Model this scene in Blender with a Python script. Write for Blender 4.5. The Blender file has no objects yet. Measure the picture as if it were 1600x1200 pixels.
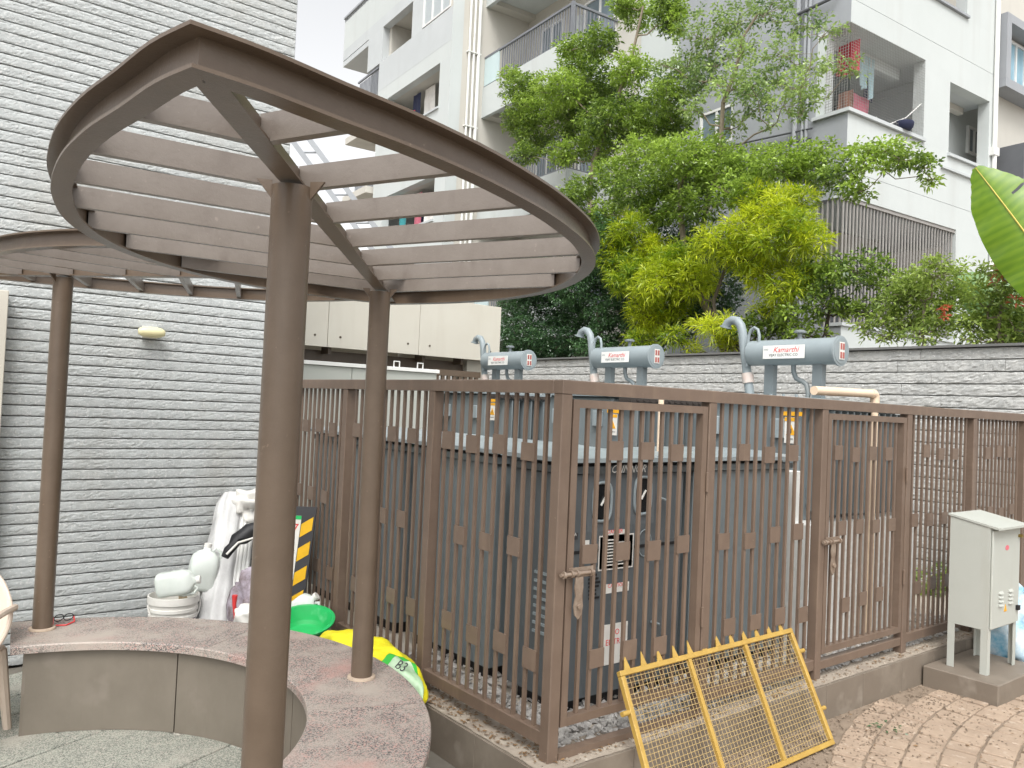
import bpy, math, random
import numpy as np
from mathutils import Vector, Matrix
R = math.radians
rng = random.Random(7)
S = bpy.context.scene
COL = S.collection
# ------------------------------------------------------------------ camera, sky, sun, exposure
F, YAW, PITCH, ROLL = 1253.0, R(52.08), R(1.636), R(2.543)
CPOS = Vector((-2.41, -2.712, 1.768))
fw = Vector((math.cos(YAW)*math.cos(PITCH), math.sin(YAW)*math.cos(PITCH), math.sin(PITCH)))
r0 = Vector((math.sin(YAW), -math.cos(YAW), 0)); u0 = r0.cross(fw)
rt = r0*math.cos(ROLL)+u0*math.sin(ROLL); up = u0*math.cos(ROLL)-r0*math.sin(ROLL)
cd = bpy.data.cameras.new('camera'); cam = bpy.data.objects.new('camera', cd); COL.objects.link(cam)
cd.sensor_width = 36; cd.lens = F/1600*36; cd.clip_start = .05; cd.clip_end = 600
m = Matrix((rt, up, -fw)).transposed().to_4x4(); m.translation = CPOS; cam.matrix_world = m
S.camera = cam
SUN_EL, SUN_AZ = R(54), R(228)            # direction the light comes from (world XY angle)
W = bpy.data.worlds.new('World'); S.world = W; W.use_nodes = True
nt = W.node_tree; bg = nt.nodes['Background']
sky = nt.nodes.new('ShaderNodeTexSky'); sky.sky_type = 'NISHITA'; sky.sun_disc = False
sky.sun_elevation = SUN_EL; sky.sun_rotation = R(90)-SUN_AZ; sky.air_density = 1.0; sky.dust_density = 4.0; sky.ozone_density = 1.0
hs = nt.nodes.new('ShaderNodeHueSaturation'); hs.inputs['Saturation'].default_value = .07
nt.links.new(sky.outputs[0], hs.inputs['Color']); nt.links.new(hs.outputs[0], bg.inputs['Color'])
bg.inputs['Strength'].default_value = .15
sd = bpy.data.lights.new('sun', 'SUN'); sd.energy = .75; sd.angle = R(24); sd.color = (1, .965, .91)
sun = bpy.data.objects.new('sun', sd); COL.objects.link(sun)
sv = Vector((math.cos(SUN_AZ)*math.cos(SUN_EL), math.sin(SUN_AZ)*math.cos(SUN_EL), math.sin(SUN_EL)))
sun.rotation_euler = sv.to_track_quat('Z', 'Y').to_euler()
S.view_settings.view_transform = 'Standard'; S.view_settings.look = 'None'
S.view_settings.exposure = 1.03; S.view_settings.gamma = 1; S.view_settings.use_curve_mapping = False
try:
    S.cycles.max_bounces = 7; S.cycles.use_denoising = True
except Exception: pass

def ray(x, y): return fw + rt*((x-800)/F) - up*((y-600)/F)
def atX(x, y, X): d = ray(x, y); return CPOS + d*((X-CPOS.x)/d.x)
def atY(x, y, Y): d = ray(x, y); return CPOS + d*((Y-CPOS.y)/d.y)
def pxm(P): return F/((P-CPOS).dot(fw))          # photo pixels per metre there

# ------------------------------------------------------------------ materials
def mat(name, c1, c2=None, scale=4, rough=.6, bump=0, bscale=40, metal=0, c3=None, s3=18, t3=.62, detail=6, spec=.5, stretch=(1, 1, 1), alpha=None, bdist=.01, stain=None, sscale=(2.2, 2.2, .22), st=.5, smax=.5):
    M = bpy.data.materials.new(name); M.use_nodes = True; N = M.node_tree; L = N.links
    P = N.nodes['Principled BSDF']
    P.inputs['Roughness'].default_value = rough; P.inputs['Metallic'].default_value = metal
    P.inputs['Specular IOR Level'].default_value = spec
    tc = N.nodes.new('ShaderNodeTexCoord'); oi = N.nodes.new('ShaderNodeObjectInfo')
    ml = N.nodes.new('ShaderNodeMath'); ml.operation = 'MULTIPLY'; ml.inputs[1].default_value = 37
    L.new(oi.outputs['Random'], ml.inputs[0])
    ad = N.nodes.new('ShaderNodeVectorMath'); ad.operation = 'ADD'
    L.new(tc.outputs['Object'], ad.inputs[0]); L.new(ml.outputs[0], ad.inputs[1])
    mp = N.nodes.new('ShaderNodeMapping'); mp.inputs['Scale'].default_value = stretch; L.new(ad.outputs[0], mp.inputs[0])
    V = mp.outputs[0]
    if c2 is None: c2 = tuple(c*.82 for c in c1)
    n = N.nodes.new('ShaderNodeTexNoise'); n.inputs['Scale'].default_value = scale; n.inputs['Detail'].default_value = detail
    n.inputs['Roughness'].default_value = .65
    L.new(V, n.inputs['Vector'])
    cr = N.nodes.new('ShaderNodeValToRGB'); cr.color_ramp.elements[0].position = .34; cr.color_ramp.elements[1].position = .66
    cr.color_ramp.elements[0].color = (*c2, 1); cr.color_ramp.elements[1].color = (*c1, 1)
    L.new(n.outputs['Fac'], cr.inputs[0]); out = cr.outputs[0]
    if c3 is not None:
        n3 = N.nodes.new('ShaderNodeTexNoise'); n3.inputs['Scale'].default_value = s3; n3.inputs['Detail'].default_value = 4
        L.new(V, n3.inputs['Vector'])
        c_ = N.nodes.new('ShaderNodeValToRGB'); c_.color_ramp.elements[0].position = t3; c_.color_ramp.elements[1].position = min(1, t3+.1)
        c_.color_ramp.elements[0].color = (0, 0, 0, 1); c_.color_ramp.elements[1].color = (1, 1, 1, 1)
        L.new(n3.outputs['Fac'], c_.inputs[0])
        mx = N.nodes.new('ShaderNodeMix'); mx.data_type = 'RGBA'
        L.new(c_.outputs[0], mx.inputs[0]); L.new(out, mx.inputs[6]); mx.inputs[7].default_value = (*c3, 1); out = mx.outputs[2]
    if stain is not None:
        ge = N.nodes.new('ShaderNodeNewGeometry'); m2 = N.nodes.new('ShaderNodeMapping'); m2.inputs['Scale'].default_value = sscale; L.new(ge.outputs['Position'], m2.inputs[0])
        n4 = N.nodes.new('ShaderNodeTexNoise'); n4.inputs['Scale'].default_value = 1.0; n4.inputs['Detail'].default_value = 7; n4.inputs['Roughness'].default_value = .6; L.new(m2.outputs[0], n4.inputs['Vector'])
        c4 = N.nodes.new('ShaderNodeMapRange'); c4.inputs['From Min'].default_value = st; c4.inputs['From Max'].default_value = st+.25; c4.inputs['To Max'].default_value = smax; L.new(n4.outputs['Fac'], c4.inputs['Value'])
        x4 = N.nodes.new('ShaderNodeMix'); x4.data_type = 'RGBA'; L.new(c4.outputs[0], x4.inputs[0]); L.new(out, x4.inputs[6]); x4.inputs[7].default_value = (*stain, 1); out = x4.outputs[2]
    L.new(out, P.inputs['Base Color'])
    if bump:
        nb = N.nodes.new('ShaderNodeTexNoise'); nb.inputs['Scale'].default_value = bscale; nb.inputs['Detail'].default_value = 8
        nb.inputs['Roughness'].default_value = .7
        L.new(V, nb.inputs['Vector'])
        b = N.nodes.new('ShaderNodeBump'); b.inputs['Strength'].default_value = bump; b.inputs['Distance'].default_value = bdist
        L.new(nb.outputs['Fac'], b.inputs['Height']); L.new(b.outputs[0], P.inputs['Normal'])
    if alpha is not None: P.inputs['Alpha'].default_value = alpha
    return M

def leafmat(name, dark, light, trans=.35, rough=.45):
    M = bpy.data.materials.new(name); M.use_nodes = True; N = M.node_tree; L = N.links
    P = N.nodes['Principled BSDF']; P.inputs['Roughness'].default_value = rough; P.inputs['Specular IOR Level'].default_value = .85
    a = N.nodes.new('ShaderNodeAttribute'); a.attribute_name = 'tint'
    cr = N.nodes.new('ShaderNodeValToRGB'); cr.color_ramp.elements[0].color = (*dark, 1); cr.color_ramp.elements[1].color = (*light, 1)
    L.new(a.outputs['Fac'], cr.inputs[0]); L.new(cr.outputs[0], P.inputs['Base Color'])
    t = N.nodes.new('ShaderNodeBsdfTranslucent'); L.new(cr.outputs[0], t.inputs['Color'])
    mx = N.nodes.new('ShaderNodeMixShader'); mx.inputs[0].default_value = trans
    L.new(P.outputs[0], mx.inputs[1]); L.new(t.outputs[0], mx.inputs[2]); L.new(mx.outputs[0], N.nodes['Material Output'].inputs[0])
    return M

def granite(name, base, dark, pink, dust=.0):
    M = mat(name, base, tuple(c*.85 for c in base), 6, .5, .15, 120); N = M.node_tree; L = N.links; P = N.nodes['Principled BSDF']
    src = P.inputs['Base Color'].links[0].from_socket
    tc = N.nodes['Mapping'].outputs[0]
    def layer(src, scale, lo, hi, col, kind='v'):
        if kind == 'v':
            t = N.nodes.new('ShaderNodeTexVoronoi'); t.inputs['Scale'].default_value = scale; L.new(tc, t.inputs['Vector'])
            sp = N.nodes.new('ShaderNodeSeparateColor'); L.new(t.outputs['Color'], sp.inputs[0]); o = sp.outputs[0]
        else:
            t = N.nodes.new('ShaderNodeTexNoise'); t.inputs['Scale'].default_value = scale; t.inputs['Detail'].default_value = 5; L.new(tc, t.inputs['Vector']); o = t.outputs['Fac']
        c_ = N.nodes.new('ShaderNodeValToRGB'); c_.color_ramp.elements[0].position = lo; c_.color_ramp.elements[1].position = hi
        c_.color_ramp.elements[0].color = (0, 0, 0, 1); c_.color_ramp.elements[1].color = (1, 1, 1, 1); L.new(o, c_.inputs[0])
        mx = N.nodes.new('ShaderNodeMix'); mx.data_type = 'RGBA'; L.new(c_.outputs[0], mx.inputs[0]); L.new(src, mx.inputs[6]); mx.inputs[7].default_value = (*col, 1)
        return mx.outputs[2]
    s = layer(src, 230, .56, .62, dark)
    s = layer(s, 170, .84, .88, pink)
    s = layer(s, 2.6, .56, .72, pink, 'n')
    if dust:
        s = layer(s, 3.1, .5, .75, (.375, .33, .285), 'n')
        s2 = layer(s, 9, .45, .8, (.365, .32, .275), 'n'); s = s2
    L.new(s, P.inputs['Base Color'])
    return M

BR = mat('brown_paint', (.120, .086, .060), (.103, .073, .050), 9, .33, .12, 90, c3=(.20, .15, .11), s3=55, t3=.70, stain=(.17, .13, .095), sscale=(9, 9, 1.2), st=.54, smax=.45)
BRF = mat('brown_fence_paint', (.165, .117, .087), (.14, .098, .072), 7, .4, .08, 120, c3=(.24, .175, .125), s3=50, t3=.70, stain=(.235, .17, .12), sscale=(14, 14, 2), st=.54, smax=.5)
BRS = mat('brown_slat_sky_sheen', (.20, .172, .149), (.172, .145, .124), 8, .34, .15, 60, c3=(.26, .22, .19), s3=40, t3=.68, stain=(.12, .095, .08), sscale=(12, 12, 6), st=.56, smax=.6)  # brown greyed: the sky's reflection is put into the slat colour
STONE = mat('split_granite', (.46, .482, .478), (.376, .393, .39), 16, .9, .32, 60, c3=(.53, .535, .525), s3=70, t3=.56, bdist=.02, stain=(.33, .31, .265), sscale=(1.3, 1.3, .8), st=.5, smax=.45)
STONE2 = mat('grey_wall_stone', (.50, .50, .48), (.38, .385, .375), 9, .9, .5, 40, c3=(.60, .60, .58), s3=50, t3=.58, bdist=.02, stain=(.27, .265, .24), sscale=(1.1, 1.1, .5), st=.5, smax=.5)
JOINT = mat('dark_joint', (.17, .168, .16), None, 6, .95)
TANK = mat('blue_grey_enamel', (.185, .215, .225), (.16, .187, .197), 3, .38, .04, 30, c3=(.20, .235, .26), s3=5, t3=.68, stain=(.27, .275, .26), sscale=(5, 5, .6), st=.52, smax=.45)
TANKL = mat('light_grey_enamel', (.28, .325, .34), (.24, .28, .295), 3, .42, .04, 30, stain=(.22, .235, .235), sscale=(7, 7, 1.2), st=.54, smax=.4)
CABG = mat('dark_grey_enamel', (.105, .12, .128), (.088, .10, .107), 3, .45, .03, 30, stain=(.19, .185, .17), sscale=(5, 5, .8), st=.52, smax=.4)
BLACK = mat('black_rubber', (.012, .012, .014), None, 6, .55)
WHITE = mat('white_paint', (.80, .80, .77), (.72, .72, .69), 1.2, .6, .05, 60)
WHITEB = mat('white_render', (.53, .56, .55), (.50, .53, .52), .7, .85, .15, 40, stain=(.36, .35, .325), sscale=(1.6, 1.6, .16), st=.52, smax=.32)
CREAMB = mat('cream_render', (.54, .52, .47), (.50, .48, .43), .6, .85, .12, 40, stain=(.34, .32, .28), sscale=(1.6, 1.6, .16), st=.52, smax=.32)
GREYB = mat('grey_render', (.33, .345, .365), (.30, .315, .335), .8, .85, .12, 40, stain=(.22, .225, .23), sscale=(1.6, 1.6, .16), st=.52, smax=.32)
LGREYB = mat('pale_grey_render', (.50, .525, .53), (.46, .485, .49), .8, .85, .12, 40, stain=(.34, .35, .35), sscale=(1.6, 1.6, .16), st=.52, smax=.32)
DKB = mat('charcoal_and_shade', (.12, .125, .135), None, 2, .8)  # charcoal walls; also the painted shade inside loggia and grill room
CREAM = mat('cream_panel', (.57, .545, .475), (.545, .515, .445), 1.5, .6, .04, 30, stain=(.42, .37, .30), sscale=(3, 3, .4), st=.52, smax=.3)
PVC = mat('cream_pvc', (.78, .62, .46), (.72, .56, .41), 4, .4)
TILE = mat('plinth_tile', (.195, .162, .128), (.165, .135, .105), 3, .6, .08, 60, c3=(.26, .225, .185), s3=4, t3=.62, stain=(.30, .26, .21), sscale=(3, 3, 3), st=.5, smax=.6)
RISER = mat('bench_riser_tile', (.162, .140, .110), (.140, .120, .093), 2.5, .55, .05, 60, c3=(.20, .172, .14), s3=3, t3=.6, stain=(.21, .18, .145), sscale=(2.5, 2.5, 1.5), st=.5, smax=.5)
COPING = mat('dusty_coping', (.36, .31, .25), (.27, .225, .18), 6, .9, .3, 60, c3=(.43, .38, .31), s3=14, t3=.6, stain=(.20, .165, .13), sscale=(7, 7, 7), st=.5, smax=.6)
PAVER = mat('tan_paver', (.40, .305, .225), (.32, .24, .175), 7, .9, .5, 90, c3=(.46, .37, .29), s3=22, t3=.6, stain=(.22, .165, .12), sscale=(2.5, 2.5, 2.5), st=.48, smax=.55)
SOIL = mat('sandy_joint_soil', (.27, .21, .155), (.19, .145, .105), 5, .95, .5, 60)
GROUND = mat('ground_concrete', (.34, .31, .27), (.28, .255, .22), 2, .95, .4, 30)
YEL = mat('ochre_barrier_paint', (.44, .285, .065), (.37, .23, .05), 12, .5, .1, 80, c3=(.40, .235, .05), s3=20, t3=.68)
MESHY = mat('ochre_wire', (.44, .32, .14), (.34, .235, .09), 20, .6)
CABW = mat('off_white_enamel', (.45, .465, .425), (.42, .435, .395), 2, .5, .02, 40, c3=(.52, .49, .42), s3=5, t3=.72, stain=(.36, .33, .27), sscale=(6, 6, .9), st=.56, smax=.4)
BOARDY = mat('caution_yellow', (.80, .46, .015), None, 8, .45)
BOARDK = mat('caution_charcoal', (.045, .045, .05), None, 8, .5)
PLAST = mat('milky_plastic', (.70, .74, .70), (.62, .67, .62), 5, .35)
PLASTW = mat('white_plastic', (.76, .75, .71), (.66, .64, .59), 6, .45)
GREENP = mat('green_plastic', (.015, .46, .12), (.02, .38, .10), 6, .4, c3=(.10, .50, .20), s3=8, t3=.62)
SACKY = mat('yellow_sack', (.80, .72, .02), (.72, .62, .01), 5, .5, .4, 18)
SACKG = mat('sack_green', (.05, .50, .06), None, 5, .5)
GLASS = mat('window_glass', (.20, .25, .28), (.15, .19, .22), 1.5, .08, spec=.8)
GLASSP = mat('pale_glass_panel', (.55, .66, .67), (.50, .61, .62), 1, .15)
FRAMEW = mat('white_window_frame', (.78, .78, .76), None, 2, .4)
GRILL = mat('grey_metal_bar', (.36, .34, .32), None, 3, .5)
RAIL = mat('grey_railing', (.19, .20, .22), None, 3, .5)
BARK = mat('pale_bark', (.30, .25, .19), (.20, .165, .12), 9, .9, .5, 40)
DARKBARK = mat('dark_bark', (.11, .09, .065), None, 9, .9, .5, 40)
RED = mat('red_print', (.72, .05, .05), None, 6, .5)
ORANGE = mat('warning_amber', (.85, .42, .02), None, 6, .5)
STEEL = mat('worn_steel', (.36, .29, .23), (.24, .175, .13), 20, .38, metal=.35)
CHAIR = mat('cream_chair_plastic', (.58, .48, .39), (.54, .445, .36), 3, .4)
CLOTHS = [mat('cloth_'+n, c, None, 9, .9) for n, c in (('red', (.45, .03, .045)), ('teal', (.05, .30, .32)), ('pale_blue', (.42, .58, .62)), ('pink', (.50, .13, .18)), ('navy', (.02, .025, .06)), ('white', (.72, .70, .66)), ('brown', (.20, .10, .07)))]
GR1 = granite('bench_granite', (.36, .31, .275), (.08, .073, .07), (.43, .265, .23), dust=1)
GR2 = granite('grey_granite', (.335, .345, .295), (.12, .125, .11), (.40, .375, .325))
GR3 = granite('pink_granite', (.27, .185, .16), (.09, .075, .075), (.33, .20, .17))
SOILD = mat('planter_soil', (.07, .05, .035), None, 6, .95, .5, 40)
LITTER = mat('dry_leaf', (.25, .15, .07), (.13, .075, .035), 30, .8)
GRAVEL = mat('white_gravel', (.50, .48, .45), (.30, .285, .27), 12, .85, .3, 60)
L_TREE = leafmat('tree_leaf', (.02, .065, .016), (.40, .56, .085), .38, .36)
L_TREE2 = leafmat('airy_tree_leaf', (.06, .13, .045), (.43, .57, .17), .4, .32)
L_DARK = leafmat('hedge_leaf', (.024, .07, .03), (.11, .22, .075), .28, .34)
L_YEL = leafmat('golden_leaf', (.13, .25, .012), (.74, .80, .035), .42)
L_SHR = leafmat('shrub_leaf', (.09, .18, .04), (.44, .56, .12), .42)
L_RED = leafmat('red_leaf', (.50, .10, .05), (.75, .22, .12), .35)
L_BAN = leafmat('banana_leaf', (.15, .30, .02), (.26, .42, .03), .5, .35)
L_PAL = leafmat('pale_banana_leaf', (.20, .36, .14), (.28, .44, .20), .4)

# ------------------------------------------------------------------ mesh helpers
def empty(name, loc, label=None, cat=None, group=None, rz=0, kind=None):
    o = bpy.data.objects.new(name, None); COL.objects.link(o); o.location = loc; o.rotation_euler.z = rz; o.empty_display_size = .1
    tag(o, label, cat, group, kind); return o
def tag(o, label=None, cat=None, group=None, kind=None):
    if label: o['label'] = label
    if cat: o['category'] = cat
    if group: o['group'] = group
    if kind: o['kind'] = kind
    return o
class MB:
    def __init__(s): s.v = []; s.f = []; s.mi = []; s.ms = []; s.cur = 0
    def use(s, m):
        if m not in s.ms: s.ms.append(m)
        s.cur = s.ms.index(m); return s
    def add(s, vs, fs):
        k = len(s.v); s.v += [tuple(v) for v in vs]; s.f += [tuple(i+k for i in f) for f in fs]; s.mi += [s.cur]*len(fs); return s
    def box(s, a, b, M=None):
        x0, y0, z0 = a; x1, y1, z1 = b
        vs = [Vector(p) for p in ((x0, y0, z0), (x1, y0, z0), (x1, y1, z0), (x0, y1, z0), (x0, y0, z1), (x1, y0, z1), (x1, y1, z1), (x0, y1, z1))]
        if M is not None: vs = [M @ v for v in vs]
        return s.add(vs, [(0, 3, 2, 1), (4, 5, 6, 7), (0, 1, 5, 4), (1, 2, 6, 5), (2, 3, 7, 6), (3, 0, 4, 7)])
    def bbox(s, a, b, c=.004, M=None):
        """box with its vertical and top edges bevelled"""
        x0, y0, z0 = a; x1, y1, z1 = b
        def ring(d, z): 
            return [(x0+d, y0+c), (x0+c, y0+d), (x1-c, y0+d), (x1-d, y0+c), (x1-d, y1-c), (x1-c, y1-d), (x0+c, y1-d), (x0+d, y1-c)], z
        rings = [ring(0, z0), ring(0, z1-c), ring(c, z1)]
        vs = [Vector((x, y, z)) for rr, z in rings for x, y in rr]
        if M is not None: vs = [M @ v for v in vs]
        fs = [tuple(range(7, -1, -1)), tuple(range(16, 24))]
        for k in (0, 8):
            for i in range(8): fs.append((k+i, k+(i+1) % 8, k+8+(i+1) % 8, k+8+i))
        return s.add(vs, fs)
    def bar(s, p, q, w, h, upv=(0, 0, 1)):
        p = Vector(p); q = Vector(q); d = (q-p).normalized(); u = Vector(upv); 
        if abs(d.dot(u)) > .99: u = Vector((0, 1, 0))
        x = d.cross(u).normalized(); u = x.cross(d)
        a = [p+x*sx*w/2+u*su*h/2 for sx, su in ((-1, -1), (1, -1), (1, 1), (-1, 1))]
        b = [v+(q-p) for v in a]
        return s.add(a+b, [(0, 1, 2, 3), (7, 6, 5, 4), (0, 4, 5, 1), (1, 5, 6, 2), (2, 6, 7, 3), (3, 7, 4, 0)])
    def tube(s, pts, r, n=10, cap=True):
        pts = [Vector(p) for p in pts]; rs = r if isinstance(r, (list, tuple)) else [r]*len(pts)
        vs = []; fs = []; prev = None
        for i, p in enumerate(pts):
            d = (pts[min(i+1, len(pts)-1)]-pts[max(i-1, 0)]).normalized()
            if prev is None:
                a = Vector((0, 0, 1)) if abs(d.z) < .9 else Vector((1, 0, 0)); x = d.cross(a).normalized()
            else: x = (prev-d*prev.dot(d)).normalized()
            prev = x; y = d.cross(x)
            for k in range(n):
                t = 2*math.pi*k/n; vs.append(p+(x*math.cos(t)+y*math.sin(t))*rs[i])
        for i in range(len(pts)-1):
            for k in range(n): fs.append((i*n+k, i*n+(k+1) % n, (i+1)*n+(k+1) % n, (i+1)*n+k))
        if cap: fs += [tuple(range(n-1, -1, -1)), tuple(range((len(pts)-1)*n, len(pts)*n))]
        return s.add(vs, fs)
    def lathe(s, prof, n=24, M=None, sx=1, sy=1):
        vs = []; fs = []
        for r, z in prof:
            for k in range(n):
                t = 2*math.pi*k/n; v = Vector((r*math.cos(t)*sx, r*math.sin(t)*sy, z)); vs.append(M @ v if M is not None else v)
        for i in range(len(prof)-1):
            for k in range(n): fs.append((i*n+k, i*n+(k+1) % n, (i+1)*n+(k+1) % n, (i+1)*n+k))
        fs += [tuple(range(n-1, -1, -1)), tuple(range((len(prof)-1)*n, len(prof)*n))]
        return s.add(vs, fs)
    def prism(s, poly, z0, z1, M=None):
        n = len(poly); vs = [Vector((x, y, z)) for z in (z0, z1) for x, y in poly]
        if M is not None: vs = [M @ v for v in vs]
        return s.add(vs, [tuple(range(n-1, -1, -1)), tuple(range(n, 2*n))]+[(i, (i+1) % n, n+(i+1) % n, n+i) for i in range(n)])
    def grid(s, P):
        """P: rows of points -> quads"""
        h = len(P); w = len(P[0]); vs = [p for row in P for p in row]
        return s.add(vs, [(j*w+i, j*w+i+1, (j+1)*w+i+1, (j+1)*w+i) for j in range(h-1) for i in range(w-1)])
    def mesh(s, name, m=None, smooth=False):
        me = bpy.data.meshes.new(name); me.from_pydata([tuple(v) for v in s.v], [], s.f)
        if m is not None: me.materials.append(m)
        for mm in s.ms: me.materials.append(mm)
        if s.ms and m is None: me.polygons.foreach_set('material_index', s.mi)
        me.update()
        if smooth: me.shade_smooth() if hasattr(me, 'shade_smooth') else None
        if smooth == 'auto':
            me.shade_smooth()
            try: me.set_sharp_from_angle(angle=R(40))
            except Exception: pass
        return me
    def build(s, name, m=None, parent=None, loc=None, rot=None, smooth=False, world=True):
        """world=True: vertices are given in world space; the object sits at its parent's origin"""
        me = s.mesh(name, m, smooth); o = bpy.data.objects.new(name, me); COL.objects.link(o)
        if parent is not None:
            o.parent = parent
            if world: o.matrix_parent_inverse = Matrix.Identity(4); me.transform(wm(parent).inverted()) ; me.update()
        if loc is not None: o.location = loc
        if rot is not None: o.rotation_euler = rot
        return o
def wm(o):
    M = Matrix.LocRotScale(o.location, o.rotation_euler, o.scale)
    return wm(o.parent) @ M if o.parent else M
def inst(name, me, parent, loc, rot=(0, 0, 0), sc=(1, 1, 1)):
    """place shared mesh; loc in the parent's own frame"""
    o = bpy.data.objects.new(name, me); COL.objects.link(o); o.parent = parent; o.location = loc; o.rotation_euler = rot; o.scale = sc; return o
def cent(o):
    """move a top-level mesh object's origin to the base of its bounding box"""
    me = o.data; n = len(me.vertices); a = np.empty(n*3); me.vertices.foreach_get('co', a); a = a.reshape(-1, 3)
    c = Vector(((a[:, 0].min()+a[:, 0].max())/2, (a[:, 1].min()+a[:, 1].max())/2, a[:, 2].min()))
    me.transform(Matrix.Translation(-c)); o.location = c; return o
def text(name, s, size, m, parent, M, shear=0, ext=.0005, align='CENTER'):
    c = bpy.data.curves.new(name, 'FONT'); c.body = s; c.size = size; c.shear = shear; c.extrude = ext; c.align_x = align; c.align_y = 'CENTER'; c.resolution_u = 2
    t = bpy.data.objects.new(name, c); COL.objects.link(t)
    me = bpy.data.meshes.new_from_object(t); bpy.data.objects.remove(t); me.transform(M); me.materials.clear(); me.materials.append(m)
    o = bpy.data.objects.new(name, me); COL.objects.link(o)
    if parent is not None: me.transform(wm(parent).inverted()); o.parent = parent
    return o
def frame(o, x, y):
    """matrix: local x->x, local y->y, origin o"""
    x = Vector(x).normalized(); y = Vector(y).normalized(); z = x.cross(y)
    M = Matrix((x, y, z)).transposed().to_4x4(); M.translation = Vector(o); return M

# ------------------------------------------------------------------ ground, floors
g = MB().add([(-150, -150, -.03), (250, -150, -.03), (250, 250, -.03), (-150, 250, -.03)], [(0, 1, 2, 3)]).build('ground', GROUND); tag(g, kind='structure')
pv = MB().box((-.2, -3.2, -.028), (6.3, -.104, -.0085)).build('brick_pavement', SOIL); tag(pv, kind='structure')
pm = []
for k in range(8):
    b = MB(); w, h = .0635, .0775
    j_ = lambda: rng.uniform(-.004, .004)
    o8 = [(-w+.006, -h+j_()), (j_(), -h+j_()*.6), (w-.006, -h+j_()), (w+j_()*.5, -h+.006), (w+j_()*.5, j_()), (w+j_()*.5, h-.006), (w-.006, h+j_()), (j_(), h+j_()*.6), (-w+.006, h+j_()), (-w+j_()*.5, h-.006), (-w+j_()*.5, j_()), (-w+j_()*.5, -h+.006)]
    n8 = len(o8); top = [(x*.94, y*.945) for x, y in o8]
    vs = [(x, y, -.02) for x, y in o8]+[(x, y, -.005) for x, y in o8]+[(x, y, rng.uniform(-.0012, .001)) for x, y in top]+[(0, 0, rng.uniform(-.001, .002))]
    fs = [(q*n8+i_, q*n8+(i_+1) % n8, (q+1)*n8+(i_+1) % n8, (q+1)*n8+i_) for q in (0, 1) for i_ in range(n8)]+[(2*n8+i_, 2*n8+(i_+1) % n8, 3*n8) for i_ in range(n8)]
    b.add(vs, fs); pm.append(b.mesh('paver', PAVER))
FC = Vector((3.4, -4.7, 0)); npav = 0; cand = []
for ri in range(16):
    r = 2.1+ri*.164
    nn = int(2*math.pi*r/.137)
    for k in range(nn):
        t = 2*math.pi*(k+.5*(ri % 2)+rng.uniform(-.06, .06))/nn; p = FC+Vector((math.cos(t), math.sin(t), 0))*r
        if p.y > -.195 or p.x < .35 or p.y < -1.6 or p.x > 5.3: continue
        cand.append(((p-Vector((1.7, -.9, 0))).length, p, t, 2*math.pi*r/nn/.137))
cand.sort(key=lambda q: q[0])
for _, p, t, s in cand[:298]:
    npav += 1
    inst('paver', pm[rng.randrange(8)], pv, (p.x+rng.uniform(-.003, .003), p.y+rng.uniform(-.003, .003), rng.uniform(-.003, .003)), (rng.uniform(-.012, .012), rng.uniform(-.012, .012), t-math.pi/2+rng.uniform(-.02, .02)), (s*rng.uniform(.95, .985), rng.uniform(.96, 1), 1))
rest = MB()
for _, p, t, s in cand[298:]: rest.bbox((-.06, -.076, -.02), (.06, .076, 0), .006, M=Matrix.Translation(p) @ Matrix.Rotation(t-math.pi/2, 4, 'Z'))
if rest.v: tag(rest.build('paver_field', PAVER, pv), kind='stuff')
gf = MB().box((-5, -3.2, -.026), (-.105, 3.19, -.012)).build('granite_floor', mat('granite_joint', (.16, .145, .12), None, 5, .9)); tag(gf, kind='structure')
ang = R(24); ca, sa = math.cos(ang), math.sin(ang); nrow = 0; v = -2.8
while v < 5.2:
    hgt = rng.choice((.26, .30, .36)); u = -4.2+rng.uniform(0, .5)
    while u < 2.6:
        wd = rng.uniform(.42, .95)
        cx, cy = u+wd/2, v+hgt/2; X, Y = -1.6+cx*ca-cy*sa, cx*sa+cy*ca-.6
        if -3.6 < X < -.3 and -1.6 < Y < 3.0:
            mm = GR3 if rng.random() < .14 or (X+1.81)**2+(Y-1.97)**2 < .02 or (X+1.13)**2+(Y-1.34)**2 < .02 else GR2
            b = MB(); b.bbox((-wd/2+.004, -hgt/2+.004, -.02), (wd/2-.004, hgt/2-.004, 0), .004)
            inst('granite_slab', b.mesh('granite_slab', mm), gf, (X, Y, rng.uniform(-.002, .002)), (0, 0, ang))
        u += wd
    v += hgt
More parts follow.
